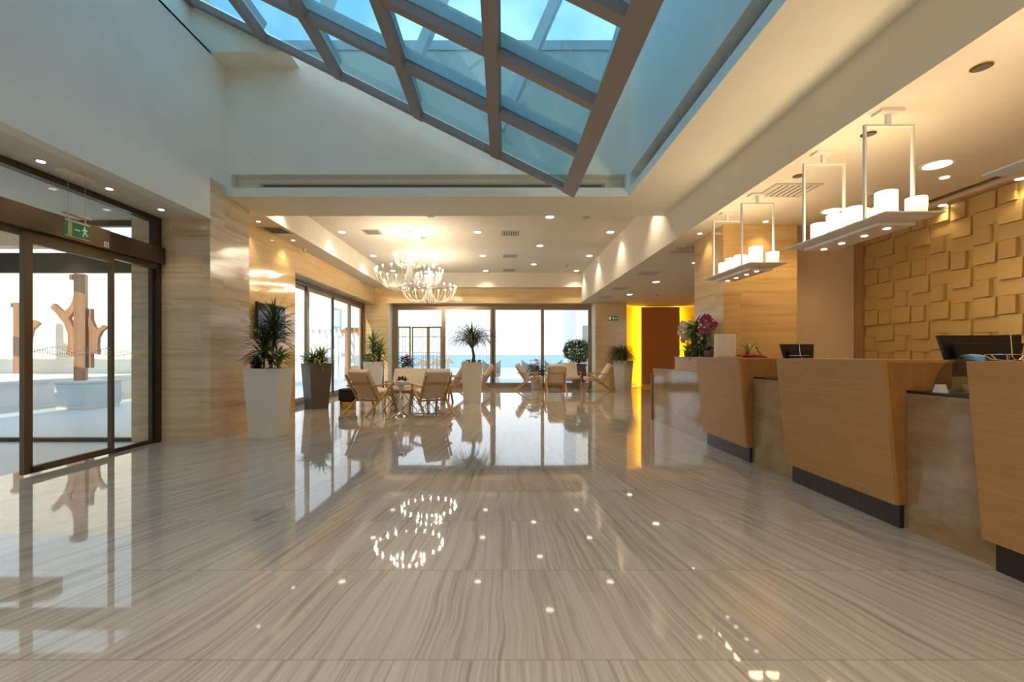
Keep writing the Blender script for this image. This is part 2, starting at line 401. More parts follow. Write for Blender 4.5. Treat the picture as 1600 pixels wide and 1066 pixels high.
# --- travertine pier beside the door
m = MB().box(-5.12, -4.035, 6.27, 7.24, 0, 3.07).box(-4.20, -4.03, 6.2705, 7.24, 3.07, 3.63)
m.box(-4.75, -4.2, 6.62, 7.24, 3.07, 3.5)
struct(m.build('wall_pier', M['trav_grey']), 'travertine pier between entrance doors and lounge')
m = MB().box(-4.85, -4.43, 7.24, 9.7, 0, 3.5).box(-4.85, -4.43, 9.7, 15.8, 2.95, 3.5)
struct(m.build('wall_lounge_left', M['trav']), 'honey travertine side wall of the lounge')
m = MB().box(-5.0, -4.0, 15.8, 16.5, 0, 3.5).box(-4.0, 3.22, 15.8, 16.5, 2.98, 3.5)
m.box(3.22, 3.26, 15.8, 16.5, 0, 3.5)
struct(m.build('wall_back', M['trav']), 'travertine back wall around the sea window')
struct(MB().box(3.26, 4.29, 15.8, 16.5, 0, 3.0).build('wall_back_pier', M['trav']), 'travertine pier right of the sea window')
struct(MB().box(-4.01, -3.985, 15.85, 16.38, 0, 2.98).box(3.195, 3.22, 15.85, 16.38, 0, 2.98).build('trim_1', M['plaster']), 'white reveals beside the sea window')
# --- yellow niche
struct(MB().box(4.29, 8.0, 17.25, 17.4, 0, 3.0).box(4.2, 4.29, 16.5, 17.4, 0, 3.0).build('wall_niche', M['yellow_wall']), 'yellow lit niche wall at the corridor end')
p_ = tag(MB().box(5.17, 6.58, 16.95, 17.08, .0, 2.97).build('accent_panel', M['rust_panel']), 'tall rust brown panel standing in front of the glowing yellow wall', 'panel')
for xa in (5.20, 6.51): MB().box(xa, xa+.04, 17.10, 17.13, .02, 2.96).build('light_strip', M['led_yellow'], p_)
struct(MB().box(4.29, 5.16, 17.18, 17.24, 0, .1).box(5.17, 6.58, 16.9, 16.949, 0, .1).build('baseboard_back', M['trav']), 'stone skirting below the rust panel')
# --- lounge ceiling
m = MB().box(-4.85, 1.84, 6.62, 7.56, 3.5, 3.626).box(-4.85, 1.84, 6.62, 7.56, 3.82, 5.37).box(-4.85, -3.96, 6.62, 7.56, 3.626, 3.82)
m.box(1.79, 1.84, 6.62, 7.56, 3.626, 3.82).box(-4.0, 1.84, 6.80, 7.56, 3.62, 3.83).box(-4.85, 1.84, 6.62, 7.0, 5.37, 5.62)
struct(m.build('wall_bulkhead', M['plaster']), 'white plaster bulkhead above the lounge opening')
m = MB().box(-4.85, -3.95, 7.56, 15.8, 3.5, 4.15).box(-3.95, 2.7, 15.55, 15.8, 3.5, 4.15).box(-3.95, 2.7, 7.56, 15.55, 4.0, 4.15)
struct(m.build('ceiling_lounge', M['plaster_warm']), 'recessed coffered ceiling of the lounge')
# --- right bulkhead and reception ceiling
m = MB().box(1.84, 2.7, -4.5, 7.56, 3.5, 3.62).box(1.84, 2.7, -4.5, 7.56, 3.82, 6.6).box(2.0, 2.7, -4.5, 7.56, 3.62, 3.82).box(1.84, 2.0, 6.57, 7.56, 3.62, 3.82)
struct(m.build('wall_skylight_right', M['plaster']), 'plaster bulkhead on the right of the skylight')
m = MB().box(2.7, 4.98, -4.5, 17.4, 3.0, 4.1).box(4.98, 8.0, 6.7, 17.4, 3.0, 4.1).box(4.98, 5.4, -4.5, 6.7, 3.12, 4.1)
struct(m.build('ceiling_reception', M['plaster_warm']), 'low plaster ceiling over the reception desks')
# --- reception column, beige wall, relief wall
struct(MB().box(3.05, 4.07, 6.3, 7.25, 0, 3.0).build('wall_column', M['trav_col']), 'travertine column behind the reception desk')
struct(MB().box(4.07, 5.2, 6.7, 6.85, 0, 3.0).build('wall_beige', M['beige_wall']), 'plain beige wall beside the gold relief')
struct(MB().box(5.24, 5.4, -4.5, 6.85, 0, 3.12).box(5.2, 5.24, 6.62, 6.7, 0, 3.0).box(8.0, 8.15, 6.7, 17.4, 0, 3.0).build('wall_right', M['beige_wall']), 'wall carrying the gold relief')
struct(MB().box(5.16, 5.24, 6.545, 6.695, 0, 3.0).build('trim_2', M['wood_pillar']), 'brown timber strip between beige wall and gold relief')
struct(MB().box(-4.95, 5.4, -4.65, -4.5, 0, 6.6).build('wall_front', M['plaster']), 'wall behind the viewer')

# ceiling continuing over the viewer, holding the added, unseen fill lights
struct(MB().box(-4.20, 1.84, -4.5, .95, 3.5, 3.65).box(-4.3, 1.84, .80, .95, 3.65, 6.3).build('ceiling_front', M['plaster_warm']), 'ceiling over the front of the lobby')

# gold relief panel
rnd = random.Random(3)
m = MB()
step = .252; zc = .575; Y0 = 6.54
m.box(5.215, 5.24, -4.4, Y0, .0, 2.95)
for k in range(43):
    ya = Y0 - step*k; off = (0 if k % 2 else .225) + rnd.uniform(-.015, .015)
    z = 2.95 + off
    while z > .4:
        for kind, h in (('s', .195), ('l', .215), ('r', .165)):
            zt = min(z, 2.948); zb = z - h; z = zb
            if zb > 2.93 or zt < .4: continue
            zt -= .004; zb += .004; X = 5.215
            if kind == 's': y1, y0, a, b_ = ya-.004, ya-step*.70, .022, .050      # far edge shallow, near edge deep
            elif kind == 'l': y1, y0, a, b_ = ya-.004, ya-step*.90, .020, .030
            else: y1, y0, a, b_ = ya-.004, ya-step*.975, .003, .012
            if kind == 's':
                P = [(X-.040, y0, zb), (X, y0, zb), (X, y1, zb), (X-.028, y1, zb), (X-.036, y0, zt), (X, y0, zt), (X, y1, zt), (X-.024, y1, zt)]
            else:
                P = [(X-b_, y0, zb), (X, y0, zb), (X, y1, zb), (X-b_, y1, zb), (X-a, y0, zt), (X, y0, zt), (X, y1, zt), (X-a, y1, zt)]
            m.hexa([Vector(q) for q in P])
tag(m.build('relief_wall_panel', M['gold']), 'matt gold wall relief of staggered raised squares behind the reception', 'wall panel')
# cove rail over the relief
t_ = thing('curtain_rail', 'brown recessed track running along the ceiling above the gold relief', 'rail', (5.1, 0, 3.0))
MB().box(5.0, 5.03, -4.4, 6.69, 3.0, 3.06).box(5.05, 5.07, -4.4, 6.69, 3.03, 3.08).build('track', M['bronze'], t_)
MB().box(5.09, 5.215, -4.4, 6.69, 2.955, 3.0).build('rail_box', M['beige_wall'], t_)

# ================================================================== SKYLIGHT
def gz(x): return 3.41 + .5*(.96 - x)
XS = [.96, -.097, -1.153, -2.245, -3.27, -4.28]; YS = [6.2, 5.12, 4.14, 3.08, 2.02, 1.06]
sk = thing('skylight', 'sloping blue glass skylight with taupe steel grid over the lobby', 'skylight', (-1.6, 3, 5))
dn = Vector((.5, 0, 1)).normalized()
for i, x in enumerate(XS):
    w = .13 if i else .19
    xx = x - (.05 if i == 0 else 0)
    MB().beam(Vector((xx, YS[0]+.06, gz(xx))), Vector((xx, YS[-1], gz(xx))), w, .09, up=dn).build('rafter', M['sky_frame'], sk)
for i, y in enumerate(YS):
    a, b_ = XS[-1], XS[0]
    MB().beam(Vector((a, y, gz(a)+.004)), Vector((b_+.03, y, gz(b_+.03)+.004)), .10, .08, up=dn).build('purlin', M['sky_frame'], sk)
g = MB()
for i in range(5):
    for j in range(len(YS)-1):
        xa, xb = XS[i+1]+.05, XS[i]-.05; ya, yb = YS[j+1]+.04, YS[j]-.04; o = dn*.06
        vs = [g.b.verts.new(Vector((x, y, gz(x)))+o) for x, y in ((xa, ya), (xb, ya), (xb, yb), (xa, yb))]; g.b.faces.new(vs)
g.build('glass_pane', M['glass_sky'], sk)
gs = MB(); wall_x, top_z = 1.83, 6.3
vs = [gs.b.verts.new(Vector(q)) for q in ((1.0, YS[0]+.1, 3.56), (1.0, YS[-1], 3.56), (wall_x, YS[-1], top_z), (wall_x, YS[0]+.1, top_z))]; gs.b.faces.new(vs)
gs.build('steep_glass_pane', M['glass_sky'], sk)
for y in YS: MB().beam((1.0, y, 3.74), (wall_x-.06, y, top_z), .07, .06, up=(0, 1, 0)).build('steep_bar', M['roof_steel'], sk)
# outer fins standing on the glass edges (seen blue through the glass)
for x in XS[1:5]:
    MB().beam(Vector((x, 6.2, gz(x)+.15)), Vector((x, -4.4, gz(x)+.15)), .07, .12, up=dn).build('rafter_web', M['roof_steel'], sk)
for y in YS[1:5]:
    MB().beam(Vector((XS[-1], y, gz(XS[-1])+.15)), Vector((XS[0], y, gz(XS[0])+.15)), .06, .12, up=dn).build('purlin_web', M['roof_steel'], sk)
t_ = thing('roof_truss', 'blue-grey steel truss seen through the skylight above the bulkhead', 'truss', (-1.2, 6.75, 5.6))
MB().box(-4.3, 1.84, 6.6, 6.85, 5.62, 5.76).build('top_chord', M['roof_steel'], t_)
for x in (-3.6, -2.3, -1.0, .3):
    MB().beam((x-.35, 6.4, max(gz(x-.35)+.45, 4.0)), (x+.75, 6.2, max(gz(x)+.45, 4.0)+2.6), .12, .14).build('brace', M['roof_steel'], t_)
# curb wall below the glass, upper left
pts = [(-4.3, 5.37), (-2.9, 5.37), (-4.3, gz(-4.3)-.09)]
struct(MB().prism([(-4.3, 5.37), (-2.96, 5.37), (-2.96, 5.371), (-4.3, gz(-4.3)-.02)], .36, 'Y', 6.265).build('wall_curb', M['plaster']), 'white plaster curb under the skylight corner')

# long slot diffusers
t_ = thing('linear_diffuser', 'long grey slot air diffuser recessed in the white bulkhead', 'air vent', (-1, 6.78, 3.7))
MB().box(-3.62, 1.52, 6.775, 6.798, 3.635, 3.745).build('frame', M['vent'], t_)
for z in (3.655, 3.70): MB().box(-3.57, 1.47, 6.765, 6.776, z, z+.018).build('slot', M['vent_dark'], t_)
t_ = thing('linear_diffuser', 'long dark slot air diffuser recessed in the right hand bulkhead', 'air vent', (1.97, 1, 3.7))
MB().box(1.975, 1.998, -4, 6.2, 3.635, 3.80).build('frame', M['bronze'], t_)

# ================================================================== ENTRANCE GLAZING
dr = thing('door_1', 'automatic sliding glass entrance with bronze frame and header box', 'door', (-4.75, 3, 0)); dr['kind'] = 'structure'
MB().box(-4.80, -4.70, 6.17, 6.265, 0, 3.07).build('jamb', M['bronze_dark'], dr)
MB().box(-4.80, -4.70, -4.5, 6.17, 3.0, 3.07).build('top_frame', M['bronze_dark'], dr)
MB().box(-4.86, -4.62, -4.5, 5.35, 2.43, 2.655).build('header_box', M['bronze'], dr)
MB().box(-4.86, -4.63, 5.352, 6.24, 2.43, 2.652).build('header_end', M['bronze_dark'], dr)
MB().box(-4.78, -4.70, -4.5, 6.17, 2.36, 2.43).build('door_track', M['bronze'], dr)
MB().box(-4.755, -4.745, -4.5, 6.17, 2.655, 3.0).build('transom_glass', M['glass_door'], dr)
lf = MB().box(-4.72, -4.67, 4.44, 4.52, .02, 2.36).box(-4.72, -4.67, 5.43, 5.47, .02, 2.36).box(-4.72, -4.67, 4.52, 5.43, .02, .09).box(-4.72, -4.67, 4.52, 5.43, 2.30, 2.36).build('door_leaf', M['bronze'], dr)
MB().box(-4.70, -4.69, 4.52, 5.43, .09, 2.30).build('glass', M['glass_door'], lf)
MB().box(-4.67, -4.645, 4.50, 4.60, .03, .085).build('floor_lock', M['bronze_dark'], lf)
sp = MB().box(-4.775, -4.735, 5.505, 5.53, 0, 2.36).box(-4.78, -4.73, 5.53, 6.13, 0, .05).box(-4.78, -4.73, 6.13, 6.17, 0, 2.36).build('side_panel', M['bronze_dark'], dr)
MB().box(-4.76, -4.75, 5.53, 6.13, .05, 2.36).build('glass', M['glass_door'], sp)
for y0, y1 in ((-3.6, -2.2), (-2.2, -.8)):
    sp = MB().box(-4.78, -4.73, y0, y0+.05, 0, 2.36).box(-4.78, -4.73, y1-.05, y1, 0, 2.36).box(-4.78, -4.73, y0, y1, 0, .07).build('side_panel', M['bronze'], dr)
    MB().box(-4.76, -4.75, y0+.05, y1-.05, .07, 2.36).build('glass', M['glass_door'], sp)
# dotted wave film on the glass
d = MB()
for w_, ph, am, z0 in ((1, 0, .028, 1.255), (1, .5, .035, 1.235), (1, 1.3, .03, 1.215), (1, 2.2, .022, 1.20), (1, 2.9, .03, 1.23)):
    y = 4.55
    while y < 5.98:
        xg = -4.686 if y < 5.43 else -4.745
        z = z0 + am*math.sin(y*9.5+ph)
        d.prism([(y+.0055*math.cos(a*PI/3), z+.0055*math.sin(a*PI/3)) for a in range(6)], .002, 'X', xg); y += .026
d.build('frosted_wave_dots', M['dots'], dr)
# small automatic door pictogram
pi = MB().box(-4.619, -4.616, 5.27, 5.33, 2.45, 2.51).build('pictogram', M['white'], dr)
MB().prism([(5.30+.022*math.cos(a*PI/6), 2.48+.022*math.sin(a*PI/6)) for a in range(12)], .002, 'X', -4.616).build('disc', M['black'], pi)
MB().prism([(5.29, 2.465), (5.315, 2.48), (5.29, 2.495)], .002, 'X', -4.614).build('arrow', M['white'], pi)
# vestibule glazing facing outdoors
gw = thing('window_3', 'bronze framed glass screen of the entrance vestibule', 'window', (-7, 6.3, 0)); gw['kind'] = 'structure'
MB().box(-11, -5.12, 6.27, 6.35, 0, .05).box(-11, -5.12, 6.27, 6.35, 2.33, 2.6).box(-11, -5.12, 6.27, 6.35, 2.97, 3.05).build('frame', M['bronze_dark'], gw)
MB().box(-11, -5.12, 6.305, 6.315, .05, 2.33).box(-11, -5.12, 6.305, 6.315, 2.6, 2.97).build('glass', M['glass_door'], gw)
struct(MB().box(-11, -4.86, -4.5, 6.4, 3.05, 3.3).build('ceiling_vestibule', M['plaster']), 'ceiling of the outer vestibule')
struct(MB().box(-30, -4.95, -4.6, 26, -.12, -.005).build('ground_terrace', M['terrace']), 'white stone paving outside the entrance')
struct(MB().box(-4.95, 30, 17.6, 26, -.12, -.005).box(-4.95, 8, 16.5, 17.6, .0, .001).build('ground_sea_terrace', M['terrace']), 'white terrace towards the sea')

# exit sign hanging
sg = thing('exit_sign', 'green running man exit sign hanging on wires before the entrance header', 'exit sign', (-4.35, 4.6, 3.07))
A = at(101, 360, 4.62); 
sy0, sy1, sxp = 4.50, 4.80, -4.42
def sg_z(py, Y): return 1.2-(py-554)/711*Y
MB().box(-4.47, -4.38, 4.36, 4.84, 3.03, 3.069).build('ceiling_bracket', M['plaster_warm'], sg)
MB().box(-4.435, -4.405, 4.40, 4.80, 2.60, 2.625).build('top_rail', M['chrome'], sg)
for y in (4.47, 4.73): MB().tube([(-4.42, y, 3.03), (-4.42, y, 2.62)], .0025, 6).build('wire', M['steel'], sg); 
for y in (4.47, 4.73): MB().tube([(-4.42, y, 2.60), (-4.42, y, 2.53)], .006, 6).build('hook', M['chrome'], sg)
pl = MB().box(-4.425, -4.415, 4.42, 4.78, 2.37, 2.53).build('sign_plate', M['green_sign'], sg)
for za, zb_ in ((2.525, 2.545), (2.36, 2.37)): MB().box(-4.43, -4.410, 4.41, 4.79, za, zb_).build('plate_edge', M['chrome'], pl)
MB().box(-4.4149, -4.413, 4.46, 4.52, 2.375, 2.52).build('door_mark', M['sign_yellow'], pl)
f = MB()
f.sphere((-4.413, 4.712, 2.503), .011, (.3, 1, 1), 1)
for a, b_, w in (((4.708, 2.49), (4.716, 2.445), .016), ((4.716, 2.447), (4.69, 2.425), .010), ((4.69, 2.425), (4.688, 2.395), .009), ((4.716, 2.447), (4.738, 2.42), .010), ((4.738, 2.42), (4.762, 2.412), .009), ((4.71, 2.485), (4.687, 2.475), .008), ((4.687, 2.475), (4.68, 2.455), .008), ((4.712, 2.483), (4.735, 2.468), .008), ((4.735, 2.468), (4.75, 2.478), .008)):
    f.beam((-4.413, a[0], a[1]), (-4.413, b_[0], b_[1]), w, .003, up=(1, 0, 0))
f.build('running_figure', M['sign_white'], pl)
f = MB()
for k in range(8): f.box(-4.4149, -4.413, 4.563+k*.010, 4.570+k*.010, 2.447, 2.458)
f.build('small_writing', M['sign_white'], pl)

sg.scale = (1, .74, .94); sg.location = (-4.35, 4.70+.02, 3.07)
# ================================================================== SIDE WINDOW (lounge left) and SEA WINDOW
wn_ = thing('window_1', 'bronze framed sliding windows along the left side of the lounge', 'window', (-4.85, 12.7, 0)); wn_['kind'] = 'structure'
MB().box(-4.93, -4.80, 9.7, 15.8, 2.86, 2.95).box(-4.93, -4.80, 9.7, 15.8, 0, .07).box(-4.93, -4.80, 15.70, 15.8, 0, 2.95).box(-4.93, -4.80, 9.7, 9.78, 0, 2.95).build('frame', M['bronze'], wn_)
for ya, yb, inn in ((9.78, 11.32, 1), (11.22, 12.95, 0), (12.85, 14.42, 0), (14.32, 15.70, 1)):
    x0, x1 = (-4.90, -4.865) if inn else (-4.855, -4.82)
    s_ = MB().box(x0, x1, ya, ya+.11, .07, 2.86).box(x0, x1, yb-.11, yb, .07, 2.86).box(x0, x1, ya+.11, yb-.11, .07, .16).box(x0, x1, ya+.11, yb-.11, 2.77, 2.86).build('sash', M['silver_frame'], wn_)
    MB().box((x0+x1)/2-.004, (x0+x1)/2+.004, ya+.11, yb-.11, .16, 2.77).build('pane', M['glass'], s_)
MB().box(-4.815, -4.79, 12.88, 12.91, .85, 1.35).build('handle', M['chrome'], wn_)
ws = thing('window_2', 'wide four pane window looking out to the sea', 'window', (-.4, 16.4, 0)); ws['kind'] = 'structure'
Yw = 16.4
def wx(px): return (px-786)/711*Yw
MB().box(-3.985, 3.195, Yw, Yw+.1, 2.86, 2.98).box(-3.985, 3.195, Yw, Yw+.1, 0, .11).box(-3.985, wx(617), Yw, Yw+.1, .11, 2.86).box(wx(924), 3.195, Yw, Yw+.1, .11, 2.86).build('frame', M['silver_frame'], ws)
for a, b_, dpt in ((617, 696, .03), (690, 771, 0), (769.5, 850, 0), (845, 924, .03)):
    xa, xb = wx(a), wx(b_); wA = .115
    s_ = MB().box(xa, xa+wA, Yw-.03+dpt, Yw+.02+dpt, .11, 2.86).box(xb-wA, xb, Yw-.03+dpt, Yw+.02+dpt, .11, 2.86).box(xa+wA, xb-wA, Yw-.03+dpt, Yw+.02+dpt, .11, .18).box(xa+wA, xb-wA, Yw-.03+dpt, Yw+.02+dpt, 2.80, 2.86).build('sash', M['silver_frame'], ws)
    MB().box(xa+wA, xb-wA, Yw-.008+dpt, Yw-.002+dpt, .18, 2.80).build('pane', M['glass'], s_)

# ================================================================== OUTDOORS
struct(MB().box(-600, 600, 90, 2500, -1.9, -1.5).build('ground_sea', M['sea']), 'turquoise sea to the horizon')
struct(MB().box(-120, 120, 26, 90.5, -2.2, -1.45).build('ground_beach', M['sand']), 'pale beach below the terrace')
struct(MB().box(-16.5, -9.0, 13.5, 13.9, 0, 4.1).build('wall_garden', M['trav_out']), 'tall travertine garden wall outside the entrance')
struct(MB().box(-19, -16.5, -4, 13.9, 0, 4.1).build('wall_garden_side', M['trav_out']), 'side wall of the entrance court')
struct(MB().box(-16.5, -10.5, 6.6, 13.5, .07, .58).box(-16.5, -10.42, 6.6, 13.5, .58, .63).build('trim_3', M['white_render']), 'white raised planting ledge')
struct(MB().box(-16.5, -10.52, 6.6, 13.5, -.004, .07).build('trim_4', M['trav_out']), 'stone skirting of the ledge')
struct(MB().box(-20, -9, 9.0, 9.3, 3.35, 3.7).build('trim_5', M['bronze']), 'brown canopy beam outside the entrance')
# pedestal + sculptures
t_ = thing('pedestal', 'pale blue block pedestal under the tall timber sculpture', 'pedestal', (-9.45, 10.4, 0))
MB().box(-9.78, -9.14, 9.92, 10.9, .07, .57).build('block', M['blue_render'], t_)
MB().box(-9.82, -9.10, 9.88, 10.94, .57, .61).build('top_slab', M['white_render'], t_)
MB().box(-9.76, -9.16, 9.94, 10.88, 0, .07).build('base', M['trav_out'], t_)
def sculpture(label, Yc, k, dx, dy, beam, arms, group='timber sculptures in the entrance court'):
    t = None
    def P(px, py): return ((px+dx-786)/711*Yc, 1.2-(py+dy-554)/711*Yc)
    x0, zb = P(beam[0], beam[3]); x1, zt = P(beam[1], beam[2])
    t = thing('timber_sculpture', label, 'sculpture', ((x0+x1)/2, Yc, zb), 0, group)
    c = Vector(((x0+x1)/2, Yc, 0)); hw = (x1-x0)/2*1.0; a = R(28); rr = hw*.62
    q = [(c.x + rr*(math.cos(a)*i - math.sin(a)*j), c.y + rr*(math.sin(a)*i+math.cos(a)*j)) for i, j in ((-1, -1), (1, -1), (1, 1), (-1, 1))]
    po = MB().hexa([Vector((*p, zb)) for p in q] + [Vector((*p, zt)) for p in q]).build('post', M['wood_sculpt'], t)
    cx = x0+hw*.5
    MB().box(x0+.02, cx, Yc-rr*1.35, Yc-rr*.9, zt-.14, zt-.02).build('metal_cap', M['steel'], po)
    for (nm, poly, oy, th) in arms:
        Yq = Yc+oy; MB().prism([((p[0]-786)/711*Yq, 1.2-(p[1]-554)/711*Yq) for p in poly], th, 'Y', Yq).build(nm, M['wood_sculpt'], t)
    return t
L_ARM = [(103, 555), (106, 536), (105.6, 521), (99.7, 505.6), (88, 490), (78.5, 481), (83.6, 474.4), (94, 484), (100, 487.5), (108, 480), (113, 470), (116, 455), (117, 446), (126, 446), (124, 462), (119, 478), (112, 490), (107, 497), (111, 505), (116, 516), (117, 557)]
R_ARM = [(141, 553), (141, 522), (137, 508), (136, 492), (142, 498), (147, 510), (152, 515), (160, 508), (167, 511), (158, 518), (153, 528), (152, 540), (153, 554)]
sculpture('tall branching timber sculpture on the pale blue pedestal', 10.3, 1, 0, 0, (115.5, 137.5, 429, 596.5),
          [('branch', L_ARM, -.05, .09), ('branch', R_ARM, .02, .08), ('side_post', [(134, 482.5), (142, 482.5), (142, 575), (134, 575)], .03, .09)])
sculpture('timber sculpture standing on the white ledge near the garden wall', 12.6, 1, 0, 0, (21.5, 36, 473, 583.5),
          [('branch', [(32, 560), (33, 520), (24, 500), (22, 486), (27, 490), (33, 504), (40, 508), (50, 500), (55, 501.5), (60.5, 505.5), (50, 515), (46, 530), (44, 560)], -.05, .1)])
# terrace items: left
struct(MB().box(-16, -10.1, 27.0, 28.5, -1.4, 4.0).box(-10.1, -9.0, 27.2, 27.5, -1.4, 2.2).build('wall_annex', M['white_render']), 'white annex building beyond the side windows')
def pergola(label, x0, x1, y0, y1, z, mt, g=None):
    t = thing('pergola', label, 'pergola', ((x0+x1)/2, (y0+y1)/2, 0), 0, g)
    for x in (x0, x1):
        for y in (y0, y1): MB().box(x-.09, x+.09, y-.09, y+.09, 0, z).build('post', mt, t)
    for y in (y0, y1): MB().box(x0-.3, x1+.3, y-.07, y+.07, z, z+.18).build('beam', mt, t)
    for k in range(6):
        x = x0+(x1-x0)*k/5; MB().box(x-.04, x+.04, y0-.3, y1+.3, z+.18, z+.27).build('rafter', mt, t)
pergola('terracotta timber pergola at the far right end of the side windows', -7.7, -6.6, 22.5, 25, 2.25, M['terracotta'])
pergola('white pergola in front of the annex, seen through the side windows', -9.9, -8.4, 23.0, 25.4, 2.2, M['white_render'])
def cube_chair(label, x, y, rz):
    t = thing('wicker_armchair', label, 'armchair', (0, 0, 0), 0, 'brown wicker armchairs on the side terrace')
    MB().box(-.36, .36, -.36, .36, -.005, .34).build('base', M['wicker_dark'], t, bevel=.02)
    MB().box(-.36, .36, .24, .36, .34, .68).build('backrest', M['wicker_dark'], t, bevel=.02)
    for s_ in (-1, 1): MB().box(*sorted((s_*.36, s_*.25)), -.36, .24, .34, .56).build('armrest', M['wicker_dark'], t, bevel=.02)
    MB().box(-.24, .24, -.34, .23, .34, .44).build('cushion', M['fabric'], t, bevel=.02)
    t.location = (x, y, 0); t.rotation_euler.z = rz
cube_chair('brown wicker armchair outside, nearest the middle window post', -8.5, 20.9, R(160))
cube_chair('brown wicker armchair outside, farthest right beside the pergola', -7.0, 21.2, R(200))
# wing chairs on sea terrace
def wing_chair(label, px, Y, rz=0, col='wicker'):
    t = thing('wing_chair', label, 'chair', (0, 0, 0), 0, 'pale wing back chairs on the sea terrace')
    b = MB(); n = 10; F = []; Bk = []
    for i in range(n+1):
        u = -1+2*i/n; x = .34*u; y = .10 - .16*u*u; z1 = .80 + .20*abs(u)**2.2
        F.append(((x, y, .32), (x*1.06, y-.03, z1))); Bk.append(((x, y+.05, .32), (x*1.06, y+.02, z1)))
    for i in range(n):
        p = [F[i][0], F[i+1][0], Bk[i+1][0], Bk[i][0], F[i][1], F[i+1][1], Bk[i+1][1], Bk[i][1]]
        b.hexa([Vector(q) for q in p])
    bmesh.ops.remove_doubles(b.b, verts=b.b.verts, dist=.0005)
    b.build('backrest', M[col], t, smooth=True)
    MB().lathe([(.30, 0), (.33, .04), (.32, .1), (.05, .11)], (0, -.12, .34)).build('seat', M[col], t, smooth=True)
    for sx_ in (-1, 1):
        for sy_ in (-1, 1): MB().tube([(.2*sx_, -.12+.18*sy_, .35), (.27*sx_, -.12+.26*sy_, 0)], [.018, .012], 8).build('leg', M['wood_chair'], t)
    t.location = ((px-786)/711*Y, Y, 0); t.rotation_euler.z = rz
wing_chair('pale wing back chair outside, just left of the middle window post', 768, 18.0, R(10))
wing_chair('pale wing back chair outside, behind the pink flowers', 829, 18.4, R(-8))
wing_chair('pale wing back chair outside, right of the pink flowers', 864, 18.4, R(6))
# thatched parasols on beach
def parasol(label, px, Y):
    x = (px-786)/711*Y
    t = thing('thatched_parasol', label, 'parasol', (x, Y, -1.45), 0, 'thatched parasols on the beach')
    MB().tube([(x, Y, -1.45), (x, Y, .2)], .04, 8).build('pole', M['bark'], t)
    MB().lathe([(1.0, -.55), (1.02, -.5), (.6, -.12), (.25, .08), (.02, .2)], (x, Y, .38), 20).build('canopy', M['straw'], t)
parasol('thatched beach parasol seen through the right half of the folding screen', 660, 56)
parasol('thatched beach parasol at the right edge of the folding screen', 683, 60)
parasol('thatched beach parasol just right of the folding screen', 700, 72)
# right building outside
struct(MB().box(3.2, 9, 20, 24, 0, 6).build('wall_annex_right', M['white_render']), 'white building outside the right window pane')
# ficus outside
t_ = thing('potted_ficus', 'round crowned green ficus in a rough brown pot outside the right window pane', 'plant', (2.86, 17.15, 0))
MB().lathe([(.16, 0), (.24, .1), (.29, .4), (.26, .72), (.30, .80), (.30, .84), (.24, .84)], (2.86, 17.15, 0)).build('pot', M['stone_pot'], t_, smooth=True)
MB().tube([(2.86, 17.15, .8), (2.84, 17.15, 1.0), (2.87, 17.13, 1.2)], [.03, .025, .02], 8).build('stem', M['bark'], t_)
f = MB(); r2 = random.Random(5)
for k in range(1500):
    a = r2.uniform(0, 2*PI); u = r2.uniform(-1, 1); rr = r2.uniform(.55, 1)**.5
    f.leaf((2.80+.50*rr*math.cos(a)*math.sqrt(1-u*u), 17.15+.40*rr*math.sin(a)*math.sqrt(1-u*u), 1.33+.42*rr*u + r2.uniform(-.06, .06)), a+r2.uniform(-.7, .7), r2.uniform(-.6, .6), .13, .08)
f.build('foliage', M['leaf'], t_)
# folding screen
t_ = thing('folding_screen', 'openwork brass folding screen with three lattice panels outside the sea window', 'screen', (-3.1, 17.0, 0))
Ys = 16.95
def sxp_(px): return (px-786)/711*Ys
edges = [621, 642.6, 669, 691]
for i in range(3):
    xa, xb = sxp_(edges[i])+.01, sxp_(edges[i+1])-.01; ya = Ys + (.06 if i % 2 else -.03)
    p = MB().box(xa, xa+.05, ya-.02, ya+.02, 0, 2.22).box(xb-.05, xb, ya-.02, ya+.02, 0, 2.22).box(xa, xb, ya-.02, ya+.02, 2.18, 2.24).box(xa, xb, ya-.02, ya+.02, .05, .10).build('panel', M['lattice'], t_)
    l = MB(); n = 3; w = (xb-xa-.1)/n
    for c in range(n):
        x = xa+.05+w*(c+.5)
        for s_ in (-.05, .05): l.box(x+s_-.006, x+s_+.006, ya-.006, ya+.006, .1, 2.18)
        for z in [(.25+.42*q+(.21 if c % 2 else 0)) for q in range(5)]:
            l.box(x-.05, x+.05, ya-.006, ya+.006, z, z+.014).box(x-.05, x+.05, ya-.006, ya+.006, z+.12, z+.134)
    for z in (.6, 1.25, 1.85): l.box(xa+.05, xb-.05, ya-.005, ya+.005, z, z+.02)
    l.build('lattice', M['lattice'], p)

